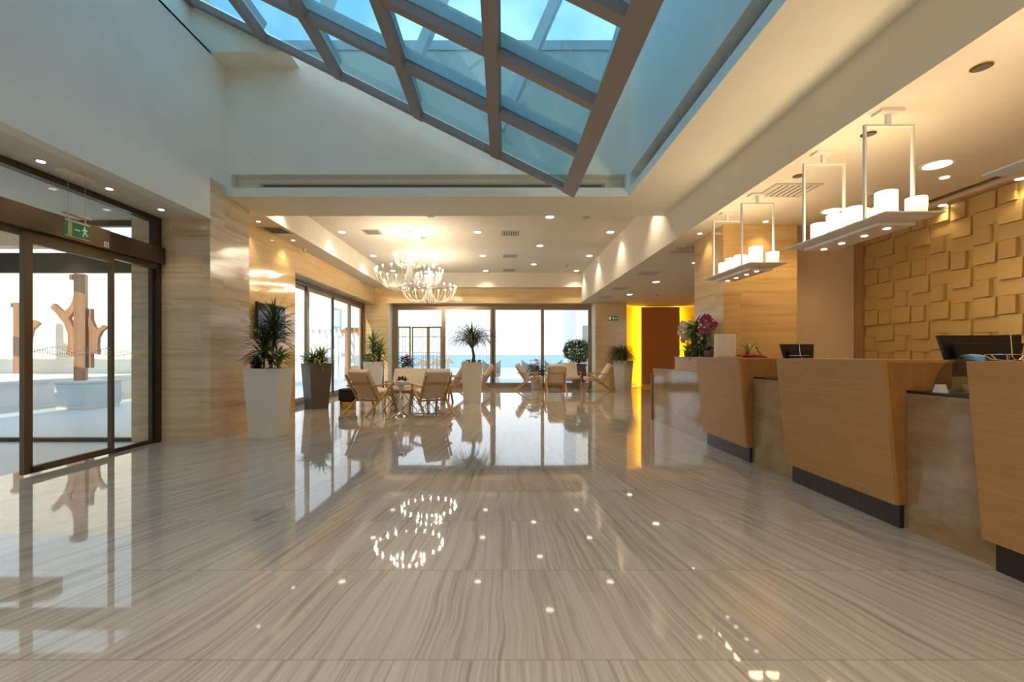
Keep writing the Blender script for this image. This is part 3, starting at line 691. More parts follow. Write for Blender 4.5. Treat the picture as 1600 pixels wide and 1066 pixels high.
# ================================================================== PLANTERS AND PLANTS
def planter(label, x, y, rz, mt, top=.50, bot=.375, h=1.0, group='tall square planters in the lobby'):
    t = thing('planter', label, 'planter', (0, 0, 0), 0, group)
    a, b_ = top/2, bot/2; i = a-.03; d_ = .10
    m = MB(); v = lambda r, z: [m.b.verts.new((sx_*r, sy_*r, z)) for sx_, sy_ in ((-1, -1), (1, -1), (1, 1), (-1, 1))]
    r0, r1, r2_, r3 = v(b_, 0), v(a, h), v(i, h), v(i-.01, h-d_)
    m.b.faces.new(r0[::-1])
    for A_, B_ in ((r0, r1), (r1, r2_), (r2_, r3)):
        for k in range(4): m.b.faces.new([A_[k], A_[(k+1) % 4], B_[(k+1) % 4], B_[k]])
    m.b.faces.new(r3)
    m.build('body', mt, t)
    MB().box(-i+.012, i-.012, -i+.012, i-.012, h-d_-.01, h-.045).build('soil', M['soil'], t)
    t.location = (x, y, 0); t.rotation_euler.z = rz
    return t
planter('large white tapered planter beside the stone pier, holding the tall dracaena', -3.44, 6.69, 0, M['planter_white'])
planter('dark taupe tapered planter in front of the side windows', -4.16, 10.15, R(45), M['planter_grey'])
planter('white tapered planter in the far left corner of the lounge', -3.62, 12.7, R(8), M['planter_white'])
planter('cream tapered planter in the middle of the lounge holding the ponytail palm', -.79, 11.70, 0, M['planter_white'], .52, .42)
planter('cream tapered planter at the far right below the small green sign', 4.06, 15.38, R(38), M['planter_white'], .48, .37, .99)

def spiky(name, label, base, trunks, L, w, n, mt, seed, group=None, el=(-.5, 1.4), droop=.6, crownspread=.06):
    rr = random.Random(seed)
    t = thing(name, label, 'plant', base, 0, group)
    for (dx, dy, h, lx, ly) in trunks:
        b0 = Vector(base) + Vector((dx, dy, 0)); top = b0 + Vector((lx, ly, h))
        if h > .05: MB().tube([b0, b0.lerp(top, .5)+Vector((lx*.1, 0, 0)), top], [.022, .018, .016], 8).build('stem', M['bark'], t)
        f = MB()
        for k in range(n):
            q = top + Vector((0, 0, rr.uniform(-crownspread*2, crownspread)))
            f.blade(q, rr.uniform(0, 2*PI), rr.uniform(*el), L*rr.uniform(.75, 1.15), w, droop*rr.uniform(.5, 1.5), 5, belly=.3)
        f.build('foliage', mt, t)
    return t
# big dracaena group
spiky('dracaena', 'tall spiky dark dracaena with two trunks in the large white planter', (-3.42, 6.72, .95),
      [(-.03, .04, .66, .05, 0), (.04, -.03, .40, -.13, 0)], .44, .028, 170, M['leaf_dark'], 11, droop=.9, crownspread=.12)
spiky('small_dracaena', 'small light green strappy dracaena on the right of the large white planter', (-3.27, 6.6, .95), [(0, 0, .20, .02, 0)], .30, .036, 40, M['leaf'], 12, el=(-.1, 1.0), droop=1.2)
spiky('rosette_succulent', 'low purple-black rosette at the left of the large white planter', (-3.55, 6.56, .95), [(0, 0, .07, 0, 0)], .16, .055, 90, M['leaf_purple'], 13, el=(-.1, 1.3), droop=.4, crownspread=.03)
# taupe planter
t_ = spiky('leafy_houseplant', 'bushy strap leaved houseplant spilling over the dark taupe planter', (-4.16, 10.15, .95), [(-.08, 0, .06, 0, 0), (.09, .02, .06, 0, 0), (0, .08, .08, 0, 0)], .52, .034, 55, M['leaf'], 14, el=(.3, 1.5), droop=1.9)
f = MB(); r2 = random.Random(4)
for k in range(200):
    a = r2.uniform(0, 2*PI); q = r2.uniform(.05, .27); f.leaf((-4.16+q*math.cos(a), 10.15+q*math.sin(a), .97+r2.uniform(-.12 if q > .25 else 0, .16)), a, r2.uniform(-.8, .8), .09, .045)
f.build('groundcover', M['leaf_light'], t_)['kind'] = 'stuff'
# corner planter
spiky('corner_dracaena', 'tall narrow leaved dracaena in the corner planter', (-3.62, 12.72, .95), [(0, .04, .5, -.02, 0), (.1, 0, .28, .06, 0)], .42, .036, 110, M['leaf'], 15, droop=1.0, crownspread=.14)
t_ = thing('low_shrub', 'low light green shrub at the foot of the corner dracaena', 'plant', (-3.7, 12.58, .95))
f = MB(); r2 = random.Random(44)
for k in range(220):
    a = r2.uniform(0, 2*PI); q = r2.uniform(.0, .17); f.leaf((-3.72+q*math.cos(a), 12.58+q*.6*math.sin(a), .96+r2.uniform(0, .24)), a, r2.uniform(-.4, 1), .10, .045)
f.build('foliage', M['leaf_light'], t_)
# ponytail palm
def fountain(name, label, c, h, L, n, mt, seed, spread=(.9, 1.5), w=.014):
    rr = random.Random(seed); t = thing(name, label, 'plant', c)
    if h > .05: MB().tube([Vector(c), Vector(c)+Vector((.02, 0, h*.4)), Vector(c)+Vector((-.03, 0, h))], [.055, .038, .028], 10).build('stem', M['bark'], t, smooth=True)
    f = MB(); top = Vector(c) + Vector((-.03, 0, h))
    for k in range(n):
        f.blade(top+Vector((rr.uniform(-.05, .05), rr.uniform(-.05, .05), rr.uniform(-.08, .04))), rr.uniform(0, 2*PI), rr.uniform(*spread), L*rr.uniform(.6, 1.15), w, rr.uniform(2.6, 3.3), 9, belly=.4)
    f.build('foliage', mt, t); return t
t_ = fountain('ponytail_palm', 'arching ponytail palm in the middle planter of the lounge', (-.77, 11.7, .95), .50, 1.08, 380, M['leaf_dark'], 21, spread=(.5, 1.5), w=.018)
f = MB(); r2 = random.Random(45)
for k in range(120):
    a = r2.uniform(0, 2*PI); q = r2.uniform(.04, .22); f.leaf((-.79+q*math.cos(a), 11.7+q*math.sin(a), .96+r2.uniform(0, .08)), a, r2.uniform(-.3, .9), .08, .04)
f.build('groundcover', M['leaf'], t_)['kind'] = 'stuff'
fountain('grassy_plant', 'dark arching grass like plant in the far right planter', (4.06, 15.38, .93), .20, .75, 420, M['leaf_dark'], 22, spread=(.1, 1.5), w=.02)

def flower_pot(name, label, c, pr, ph, fr, fh, petal, seed, nfl=9, nl=220):
    rr = random.Random(seed); x, y, z = c; t = thing(name, label, 'flowers', c)
    MB().lathe([(pr*.78, 0), (pr, ph*.95), (pr*1.03, ph), (pr*.9, ph), (pr*.88, ph*.93)], c).build('pot', M['planter_white'], t, smooth=True)
    f = MB()
    for k in range(nl):
        a = rr.uniform(0, 2*PI); q = rr.uniform(0, fr); f.leaf((x+q*math.cos(a), y+q*math.sin(a), z+ph+rr.uniform(0, fh*.75)), a+rr.uniform(-.5, .5), rr.uniform(-.7, .5), .13, .07)
    f.build('foliage', M['leaf_dark'], t)
    for k in range(nfl):
        a = rr.uniform(0, 2*PI); q = rr.uniform(0, fr*.8); cc = (x+q*math.cos(a), y+q*math.sin(a), z+ph+fh*rr.uniform(.7, 1.05)); f = MB()
        for j in range(7): f.leaf(cc, j*2*PI/7, rr.uniform(0, .5), .085, .06)
        f.build('flower', petal, t)
    return t
flower_pot('red_flowers', 'red flowers in a white pot behind the sofa near the folding screen', (-3.27, 15.35, 0), .20, .78, .22, .38, M['red'], 31, 16)
flower_pot('pink_flowers', 'pink flowers with dark leaves in a white pot before the sea window', (1.18, 16.02, 0), .22, .36, .30, .62, M['pink'], 32, 15, 420)

# ================================================================== LOUNGE SEATING
def z_chair(label, x, y, rz, w=.62, name='lounge_armchair', cat='armchair', group='teak framed armchairs in the lounge'):
    t = thing(name, label, cat, (0, 0, 0), 0, group); hw = w/2; T = .032; D = .042
    side = []
    for s_ in (-1, 1):
        X = s_*(hw-T/2)
        MB().beam((X, 0, 0), (X, .80, .585), T, D*1.1, up=(1, 0, 0)).build('rear_leg', M['wood_chair'], t, bevel=.004)
        MB().beam((X, .93, 0), (X, .74, .585), T, D, up=(1, 0, 0)).build('front_leg', M['wood_chair'], t, bevel=.004)
        X2 = X - s_*T
        MB().beam((X2, .40, .25), (X2, .05, .80), T, D, up=(1, 0, 0)).build('back_post', M['wood_chair'], t, bevel=.004)
        MB().beam((X, .83, .60), (X, .12, .575), T*1.7, .028, up=(0, 0, 1)).build('armrest', M['wood_chair'], t, bevel=.006)
    MB().beam((-hw+T, .36, .28), (hw-T, .36, .28), .04, .035).beam((-hw+T, .77, .36), (hw-T, .77, .36), .05, .03).build('seat_rail', M['wood_chair'], t)
    MB().beam((-hw+T, .165, .615), (hw-T, .165, .615), .018, .05).build('back_slat', M['wood_chair'], t)
    iw = hw-T*2.1
    def slab(nm, a, b_, th, nrm):
        a, b_, nrm = Vector(a), Vector(b_), Vector(nrm)
        P = []
        for q in (a, b_): P += [q + Vector((-iw, 0, 0)), q + Vector((iw, 0, 0)), q + Vector((iw, 0, 0))+nrm*th, q + Vector((-iw, 0, 0))+nrm*th]
        MB().hexa(P).build(nm, M['fabric'], t, smooth=True, bevel=.03)
    slab('back_cushion', (0, .375, .33), (0, .045, .85), .13, (0, .83, .53))
    slab('seat_cushion', (0, .36, .31), (0, .93, .375), .12, (0, -.1, 1))
    t.location = (x, y, 0); t.rotation_euler.z = rz
    return t
z_chair('beige lounge armchair seen from behind, nearest the black pouf', -2.89, 8.83, R(-25))
z_chair('beige lounge armchair seen from behind, right of the chrome pedestal table', -1.22, 8.83, R(31))
z_chair('beige armchair half hidden at the left of the middle planter', -.93, 12.75, R(80))
z_chair('beige armchair facing left, just right of the middle planter', -.22, 13.62, R(92))
z_chair('beige armchair facing right, beside the pink flowers', .38, 15.28, R(-88))
z_chair('beige armchair seen squarely from behind in the right seating group', 1.65, 13.80, R(0))
z_chair('beige armchair facing the room, tucked behind the one seen from behind', 2.34, 16.18, R(180))
z_chair('beige armchair facing left beside the far right planter', 3.53, 14.58, R(88))
z_chair('long beige two seat sofa with teak frame facing the room', -2.02, 11.55, R(180), 1.52, 'sofa', 'sofa', None).scale.z = .93

# pouf
t_ = thing('pouf', 'black velvet pouf with brass base beside the nearest armchair', 'pouf', (-3.44, 10.1, 0))
MB().lathe([(.17, 0), (.175, .01), (.175, .16), (.17, .165)], (-3.44, 10.1, 0), 32).build('base', M['brass'], t_, smooth=True)
MB().lathe([(.17, .165), (.195, .18), (.2, .2), (.2, .41), (.185, .435), (.16, .44)], (-3.44, 10.1, 0), 32).build('cushion', M['velvet'], t_, smooth=True)
# pedestal table
c = (-1.98, 8.80, 0)
t_ = thing('pedestal_table', 'small round glass table on a chrome hourglass pedestal between the armchairs', 'table', c)
MB().lathe([(.17, 0), (.15, .02), (.07, .06), (.035, .14), (.028, .22), (.05, .30), (.06, .36), (.035, .44), (.022, .52), (.05, .58), (.10, .615), (.02, .62)], c, 28).build('pedestal', M['chrome'], t_, smooth=True)
MB().lathe([(.255, .62), (.26, .625), (.26, .635), (.255, .64)], c, 40).build('glass_top', thin_glass('table_glass', (.72, .78, .74), 1.5, extra=.08), t_)
t_ = thing('tray', 'white tray on the small pedestal table', 'tray', (-1.92, 8.80, .64))
MB().box(-2.05, -1.79, 8.70, 8.90, .641, .675).build('base', M['white'], t_)
t2 = spiky('succulent', 'small dark succulent on the white tray', (-1.95, 8.80, .675), [(0, 0, .04, 0, 0), (.06, 0, .02, 0, 0), (-.06, 0, .03, 0, 0)], .09, .03, 22, M['leaf_dark'], 51, el=(0, 1.4), droop=.3, crownspread=.01)
# coffee table
t_ = thing('coffee_table', 'low glass coffee table with crossed wire legs in front of the sofa', 'table', (-1.95, 10.0, 0))
MB().box(-2.55, -1.35, 9.65, 10.35, .425, .44).build('glass_top', thin_glass('coffee_glass', (.60, .68, .62), 1.5, extra=.1), t_)
MB().box(-2.5, -1.4, 9.7, 9.73, .39, .424).box(-2.5, -1.4, 10.27, 10.3, .39, .424).build('top_rail', M['wood_chair'], t_)
for x in (-2.4, -2.0, -1.6):
    for s_ in (-1, 1):
        for yy in (9.75, 10.25): MB().tube([(x-.16*s_, yy, 0), (x+.16*s_, yy, .39)], .008, 6).build('wire_leg', M['bronze_dark'], t_)
for (nm, lb, x, mt) in (('book', 'closed pale book at the left of the coffee table', -2.3, M['card']), ('book', 'dark book at the right of the coffee table', -1.65, M['leaf_purple'])):
    o = tag(MB().box(x-.12, x+.12, 9.88, 10.05, .4405, .465).build(nm, mt), lb, 'book', 'books on the coffee table')
# dark leaning panel
tag(MB().hexa([Vector(q) for q in ((-4.06, 14.9, 0), (-3.96, 14.9, 0), (-3.96, 15.15, 0), (-4.06, 15.15, 0), (-4.04, 14.98, 1.02), (-3.98, 14.98, 1.02), (-3.98, 15.2, 1.02), (-4.04, 15.2, 1.02))]).build('standing_sign', M['leaf_purple']), 'narrow dark free standing sign board behind the corner planter', 'sign')
# television
t_ = thing('wall_television', 'flat black television on the honey stone wall behind the dracaena', 'television', (-4.40, 8.5, 1.85))
MB().box(-4.38, -4.33, 8.04, 9.05, 1.50, 2.14).build('casing', M['black'], t_, bevel=.004)
MB().box(-4.329, -4.326, 8.06, 9.03, 1.53, 2.12).build('screen', M['screen'], t_)
MB().box(-4.43, -4.38, 8.4, 8.7, 1.7, 1.95).build('bracket', M['black'], t_)
# wall cameras
def seccam(label, p, d=.1):
    x, y, z = p; t = thing('security_camera', label, 'camera', p, 0, None)
    MB().box(x-.03, x+.03, y-.03, y+.03, z-.06, z).build('mount', M['white'], t)
    MB().tube([(x, y, z-.06), (x+.05, y-.10, z-.10)], .03, 12).build('body', M['white'], t)
seccam('small white camera under the soffit in the far left corner of the lounge', (-4.33, 15.5, 3.5))
seccam('small white camera under the soffit beside the side window header', (-4.33, 9.9, 3.5))
# emergency sign on pier
t_ = thing('exit_sign', 'small green exit sign on the stone pier right of the sea window', 'exit sign', (3.8, 15.77, 2.46))
MB().box(3.64, 3.98, 15.77, 15.8, 2.38, 2.53).build('sign_plate', M['green_sign'], t_)
MB().box(3.66, 3.74, 15.765, 15.77, 2.40, 2.51).box(3.80, 3.83, 15.765, 15.77, 2.40, 2.51).box(3.86, 3.95, 15.765, 15.77, 2.44, 2.47).build('figure', M['sign_white'], t_)

# ================================================================== RECEPTION DESKS
t_ = thing('reception_counter', 'long polished stone counter with a dark top running behind the oak desk fronts', 'counter', (2.95, 4.8, 0))
MB().box(2.77, 3.15, .9, 6.25, 0, .935).box(2.77, 3.04, 6.25, 8.40, 0, .935).build('stone_body', M['desk_stone'], t_)
MB().box(2.78, 3.15, .9, 6.13, .935, .952).build('dark_top', M['kick'], t_)
MB().box(2.765, 3.04, 6.131, 8.41, .935, .952).build('stone_top', M['desk_stone'], t_)
MB().box(2.74, 3.04, 8.411, 8.44, 0, .84).build('end_cap', M['desk_stone'], t_)
def desk(label, y0, y1):
    t = thing('reception_desk', label, 'reception desk', (2.8, (y0+y1)/2, 0), 0, 'oak fronted reception desks')
    H = 1.163; zb = .165; XT, XB = 2.60, 2.69; th = .03
    def xx(z): return XB + (XT-XB)*(z-zb)/(H-zb)
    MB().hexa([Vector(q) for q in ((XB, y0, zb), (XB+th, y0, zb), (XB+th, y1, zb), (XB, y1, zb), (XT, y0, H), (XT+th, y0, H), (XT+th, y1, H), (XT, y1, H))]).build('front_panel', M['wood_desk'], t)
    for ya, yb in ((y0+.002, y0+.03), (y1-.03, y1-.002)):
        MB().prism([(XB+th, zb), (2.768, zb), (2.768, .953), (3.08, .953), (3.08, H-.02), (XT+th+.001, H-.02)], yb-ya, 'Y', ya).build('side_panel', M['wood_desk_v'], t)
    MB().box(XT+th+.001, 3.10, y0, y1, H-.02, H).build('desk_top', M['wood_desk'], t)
    MB().box(2.735, 2.766, y0+.02, y1-.03, 0, zb-.002).build('kick_plate', M['kick'], t)
    return t
desk('farthest oak reception desk front, beside the orchids', 5.03, 6.13)
desk('middle oak reception desk front with dark plinth', 3.12, 4.33)
desk('nearest oak reception desk front at the right edge', 1.32, 2.555)
t_ = thing('display_shelf', 'raised pale oak block on the stone counter end carrying the orchids', 'shelf', (2.95, 6.75, .95))
MB().box(2.78, 3.04, 6.14, 7.36, .953, 1.15).build('body', M['wood_desk'], t_)
MB().box(2.77, 3.045, 6.14, 7.37, 1.15, 1.163).build('top', M['wood_desk'], t_)
# workplace behind (worktop + back)
t_ = thing('desk_worktop', 'low work surface behind the reception counter', 'worktop', (3.5, 4, .75))
MB().box(3.152, 3.75, .9, 6.25, .72, .75).build('top', M['wood_desk'], t_)
for y in (1.0, 2.7, 4.8, 6.15): MB().box(3.2, 3.7, y, y+.03, 0, .72).build('side_panel', M['wood_desk_v'], t_)
def monitor(label, c, w, h, rz, tilt=12):
    t = thing('computer_monitor', label, 'monitor', (0, 0, 0), 0, 'black computer monitors behind the counter')
    # local: back faces -Y (towards the hall)
    P = []
    z0, z1 = .14, .14+h
    MB().hexa([Vector(q) for q in ((-w/2+.05, .0, z0), (w/2-.05, .0, z0), (w/2-.05, .03, z0), (-w/2+.05, .03, z0), (-w/2, .06, z1), (w/2, .06, z1), (w/2, .09, z1), (-w/2, .09, z1))]).build('casing', M['black'], t, bevel=.004)
    MB().prism([(-w/2+.09, z0+.03), (w/2-.09, z0+.03), (w/2-.05, z1-.06), (-w/2+.05, z1-.06)], .03, 'Y', -.012).build('back_bulge', M['black'], t, bevel=.004)
    MB().box(-.04, .04, .02, .05, .01, z0+.1).build('stand', M['black'], t)
    MB().lathe([(.12, 0), (.12, .01), (.05, .015)], (0, .03, 0)).build('foot', M['black'], t)
    t.location = c; t.rotation_euler.z = rz
monitor('black monitor seen from behind between the nearest two oak desks', (3.46, 3.25, .90), .55, .30, R(-6))
monitor('black monitor seen from behind at the far end of the middle desk', (3.42, 5.23, .89), .39, .29, R(0))
for c, lb in (((3.46, 3.28, .75), 'nearest monitor'), ((3.42, 5.26, .75), 'far monitor')):
    tag(MB().box(c[0]-.16, c[0]+.16, c[1]-.12, c[1]+.12, .7505, c[2]+(.149 if lb[0] == 'n' else .139)).build('computer_box', M['black']), 'black computer box carrying the %s behind the counter' % lb, 'computer')
# glass disc screen
t_ = thing('glass_screen', 'rounded smoky glass screen standing on the counter before the nearest desk', 'screen', (2.93, 2.83, .953))
pts = [(2.835+.255*math.cos(a), .953+.25*math.sin(a)) for a in [k*PI/20 for k in range(0, 21)]]
MB().prism(pts, .01, 'X', 2.92).build('glass', M['glass_frost'], t_)
MB().box(2.905, 2.945, 2.68, 2.71, .953, .97).box(2.905, 2.945, 2.98, 3.01, .953, .97).build('clamp', M['chrome'], t_)
tag(MB().hexa([Vector(q) for q in ((2.81, 2.93, .953), (2.87, 2.93, .953), (2.87, 2.98, .953), (2.81, 2.98, .953), (2.81, 2.95, 1.005), (2.87, 2.95, 1.005), (2.87, 2.96, 1.005), (2.81, 2.96, 1.005))]).build('card_holder', M['card']), 'small white card holder on the counter beside the smoky glass screen', 'card holder')
t_ = thing('wire_stand', 'thin wire bowl with a bent upright on the nearest desk', 'stand', (2.72, 2.46, 1.163))
ring = [(2.73+.09*math.cos(a), 2.46+.09*math.sin(a), 1.20) for a in [k*PI/12 for k in range(25)]]
MB().tube(ring, .0025, 6, cap=False).build('rim', M['chrome'], t_)
b = MB()
for k in range(8):
    a = k*PI/4; b.tube([(2.73, 2.46, 1.166), (2.73+.06*math.cos(a), 2.46+.06*math.sin(a), 1.172), (2.73+.09*math.cos(a), 2.46+.09*math.sin(a), 1.20)], .0015, 5)
b.build('basket', M['chrome'], t_)
MB().tube([(2.75, 2.44, 1.168), (2.73, 2.44, 1.19), (2.72, 2.44, 1.32)], .0022, 6).build('upright', M['chrome'], t_)
# second one on middle desk
t_ = thing('wire_stand', 'thin wire bowl with upright on the middle desk before the far monitor', 'stand', (2.73, 4.2, 1.163))
ring = [(2.73+.08*math.cos(a), 4.2+.08*math.sin(a), 1.19) for a in [k*PI/12 for k in range(25)]]
MB().tube(ring, .0025, 6, cap=False).build('rim', M['chrome'], t_)
MB().tube([(2.75, 4.18, 1.165), (2.73, 4.18, 1.19), (2.72, 4.18, 1.30)], .002, 6).build('upright', M['chrome'], t_)
# pen holder
t_ = thing('pen_stand', 'black pen in a round desk stand on the far desk', 'pen stand', (2.97, 5.22, 1.163))
MB().lathe([(.055, 0), (.05, .012), (.02, .022), (.01, .03)], (2.97, 5.22, 1.163)).build('base', M['black'], t_, smooth=True)
MB().tube([(2.97, 5.22, 1.185), (2.93, 5.22, 1.235), (2.90, 5.22, 1.29)], [.004, .005, .006], 8).build('pen', M['black'], t_)
# card sign
t_ = thing('tabletop_sign', 'blank white upright card on the far desk', 'sign', (2.72, 5.75, 1.163))
q = on_z(1118, 557, 1.163)
MB().box(2.73, 3.0, 5.86, 5.885, 1.164, 1.46).build('holder', M['white'], t_)
MB().box(2.745, 2.985, 5.855, 5.859, 1.18, 1.445).build('card', M['card'], t_)
# tray planter with aloe behind sign
t_ = spiky('spider_plant', 'arching green strap leaved plant in a shallow red bowl beside the white card', (3.00, 5.55, 1.175), [(0, 0, .02, 0, 0)], .26, .022, 26, M['leaf_light'], 61, el=(.2, 1.3), droop=1.6, crownspread=.01)
MB().lathe([(.06, -.012), (.13, .0), (.14, .02), (.12, .022), (.05, .01)], (3.00, 5.55, 1.176)).build('bowl', M['red'], t_, smooth=True)
def orchid(label, c, h, petal, seed, heads, lean, group='orchids on the counter end'):
    rr = random.Random(seed); t = thing('orchid', label, 'orchid', c, 0, group); c = Vector(c)
    MB().lathe([(.045, 0), (.06, .09), (.055, .095), (.05, .08)], c).build('pot', M['planter_grey'], t, smooth=True)
    f = MB()
    for k in range(6): f.blade(c+Vector((0, 0, .09)), k*PI/3+.3, rr.uniform(.2, .9), .18, .05, .9, 5, belly=.25)
    f.build('foliage', M['leaf_dark'], t)
    pts = [c+Vector((0, 0, .08)), c+Vector((lean*.1, 0, h*.5)), c+Vector((lean*.4, 0, h*.85)), c+Vector((lean, 0, h))]
    MB().tube(pts, .004, 6).build('flower_stem', M['leaf_dark'], t)
    for (dx, dz) in heads:
        f = MB(); p = c+Vector((dx, rr.uniform(-.03, .03), dz))
        for j in range(5):
            a = j*2*PI/5+PI/2; e1 = p; d1 = Vector((math.cos(a), -.25, math.sin(a))); s1 = Vector((-math.sin(a), 0, math.cos(a)))
            v = [f.b.verts.new(p), f.b.verts.new(p+d1*.03+s1*.026), f.b.verts.new(p+d1*.055), f.b.verts.new(p+d1*.03-s1*.026)]
            f.b.faces.new(v)
        f.sphere(p+Vector((0, -.012, 0)), .009, sub=1)
        f.build('flower', petal, t)
white_heads = [(-.12, .46), (-.13, .38), (-.09, .32), (-.06, .43), (-.05, .50), (-.02, .36), (.0, .46), (.03, .41), (.06, .36), (-.08, .26), (.02, .52), (-.02, .30), (-.1, .52)]
orchid('cream white orchid at the far end of the counter', (2.90, 7.15, 1.163), .50, M['white_petal'], 71, white_heads, -.05)
orchid('magenta orchid nearest the white card', (2.90, 6.42, 1.163), .60, M['magenta'], 72, [(-.09, .52), (-.05, .56), (-.06, .47), (.0, .56), (.02, .52), (.05, .42), (.08, .46), (-.1, .38), (-.03, .37)], 0)
spiky('leafy_cane_plant', 'dense dark green cane plant between the two orchids', (2.88, 6.78, 1.163), [(-.06, 0, .40, 0, 0), (.03, .03, .46, -.02, 0), (.10, -.02, .34, .03, 0), (0, 0, .22, 0, 0), (.07, 0, .14, 0, 0), (-.05, 0, .12, 0, 0)], .19, .028, 60, M['leaf'], 73, el=(-.3, 1.2), droop=1.6, crownspread=.08)

# ================================================================== LAMPS
def downlight(label, p, r, mt_on=True, ring='white', power=0, cone=120, col=WARM2, group=None, name='downlight', aim=None, blend=.7):
    x, y, z = p
    t = thing(name, label, 'ceiling light', (0, 0, 0), 0, group)
    MB().lathe([(r*1.22, -.006), (r*1.22, 0), (r*.98, .0)], (0, 0, 0), 24).lathe([(r, -.004), (r, -.0005)], (0, 0, 0), 24).build('rim', M[ring], t)
    MB().lathe([(r*.95, -.010), (r*.95, -.005)], (0, 0, 0), 20).build('lens', M['lamp_on'] if mt_on else M['vent_dark'], t)
    if power:
        l = lightobj('SPOT', 'lamp', (0, 0, -.03), power, col, t, spot_size=R(cone), spot_blend=blend, shadow_soft_size=.05)
        if aim: l.rotation_euler = aim
    t.location = (x, y, z-.0005)
    return t
# coffer: grid
n_ = 0
where = {0: 'left', 1: 'middle', 2: 'right'}
rowname = {0: 'nearest', 1: 'second', 2: 'third', 3: 'farthest'}
for ci, X in enumerate((-3.68, -.58, 2.45)):
    for ri, Y in enumerate((8.0, 10.4, 12.9, 15.2)):
        downlight('round ceiling light in the %s column of the lounge coffer, %s row' % (where[ci], rowname[ri]), (X, Y, 4.0), .085, True, 'white', P_COFFER, 110, WARM2, 'round lights in the lounge coffer')
for ci, X in enumerate((-2.1, .95)):
    for ri, Y in enumerate((9.25, 11.7, 14.1)):
        if ci == 0 and ri == 0: continue
        downlight('round ceiling light in the staggered column %s the chandeliers, %s row' % (('level with' if ci == 0 else 'right of'), rowname[ri if ri < 2 else 3]), (X, Y, 4.0), .085, True, 'white', P_COFFER, 110, WARM2, 'staggered round lights in the lounge coffer')
# corridor
for i, (px, py) in enumerate(((1025, 440.5), (983.7, 460), (1000, 415))):
    if i == 2: continue
    p = on_z(px, py, 3.0)
    downlight('round light in the corridor ceiling, %s the yellow niche' % ('nearer than' if i == 0 else 'right before'), p, .085, True, 'white', P_CORRIDOR, 120, WARM, 'corridor ceiling lights')
# reception large round
for i, Y in enumerate((4.31, 5.69, 2.9, 1.5, .1, -1.4)):
    downlight('large round ceiling light over the reception, %s' % ('behind the nearest whole candle pendant', 'the farther one towards the stone column', 'just beyond the right edge', 'beside the nearest desk', 'behind the viewer', 'farthest behind the viewer')[i], (4.11, Y, 3.0), .11, True, 'white', P_RECEPTION, 130, WARM, 'large round lights above the reception')
# small wall washers by the relief
for i, (px, py) in enumerate(((1431, 320), (1476, 276.5), (1545, 278.5))):
    p = on_z(px, py, 2.955 if i != 1 else 3.0)
    downlight('small bright spotlight by the gold relief, %s' % ('farthest', 'set in the flat ceiling', 'nearest on the rail box')[i], (5.15, p.y if i != 1 else 4.6, 2.955) if i != 1 else p, .04, True, 'white', P_WASH, 100, WARM, 'small spotlights by the gold relief')
for i, Y in enumerate((2.4, .6)): downlight('small spotlight on the rail box beyond the right edge, %s' % ('nearer', 'farther')[i], (5.15, Y, 2.955), .04, True, 'white', P_WASH, 100, WARM, 'small spotlights by the gold relief')
for lb, px, py in (('on the stone column front, behind the candle lamps', 1193.3, 347), ('at the left edge of the stone column', 1095, 364.6), ('in the corridor left of the stone column', 1084, 410.5)):
    p = on_z(px, py, 3.0); p.y = min(p.y, 6.14) if px > 1100 else p.y
    if px < 1100 and py < 400: p = Vector((2.92, 6.75, 3.0))
    downlight('small bright spotlight ' + lb, p, .035, True, 'steel', P_WASH, 100, WARM, 'small spotlights around the stone column')
for lb, px, py in (('above the nearest full candle lamp, right of its frame', 1533.6, 103.8), ('seen inside the near candle lamp frame', 1356.7, 209), ('left of the far frame of the candle lamp', 1247.6, 274.5)):
    downlight('dark unlit recessed spotlight ' + lb, on_z(px, py, 3.0), .045, False, 'brass', 0, group='unlit recessed spotlights')
for i, X in enumerate((-3.0, -1.0, 1.0)):
    for j, Y in enumerate((.2, -1.4, -3.0)):
        downlight('added unseen fill light over the front of the lobby, %s column, %s row' % (('left', 'middle', 'right')[i], ('front', 'centre', 'rear')[j]), (X, Y, 3.5), .085, True, 'white', P_FRONT_FILL, 150, WARM3, 'added unseen fill lights over the front of the lobby')  # lamps added out of view to brighten the lobby
# door soffit
for lb, px, py in (('left of the sign bracket', 64, 251.5), ('right of the sign bracket', 171, 294.5), ('nearest the stone pier', 252, 327)):
    p = on_z(px, py, 3.07); p.x = min(p.x, -4.15)
    downlight('small spotlight in the entrance soffit, ' + lb, p, .035, True, 'steel', P_DOOR, 90, WARM2, 'small spotlights in the entrance soffit')
# soffit left strip
for lb, y in (('nearest the stone pier', 7.85), ('farther, above the television', 9.15)):
    downlight('small spotlight in the left lounge soffit, ' + lb, (-4.22, y, 3.5), .035, True, 'steel', P_WASH*1.5, 110, WARM, 'small spotlights in the left lounge soffit')
# vestibule lamps
for i, y in enumerate((3.4, 5.2)): downlight('round light in the vestibule ceiling beyond the transom, %s' % ('nearer', 'farther')[i], (-6.4, y, 3.05), .06, True, 'white', 20, 110, WARM2, 'vestibule ceiling lights')
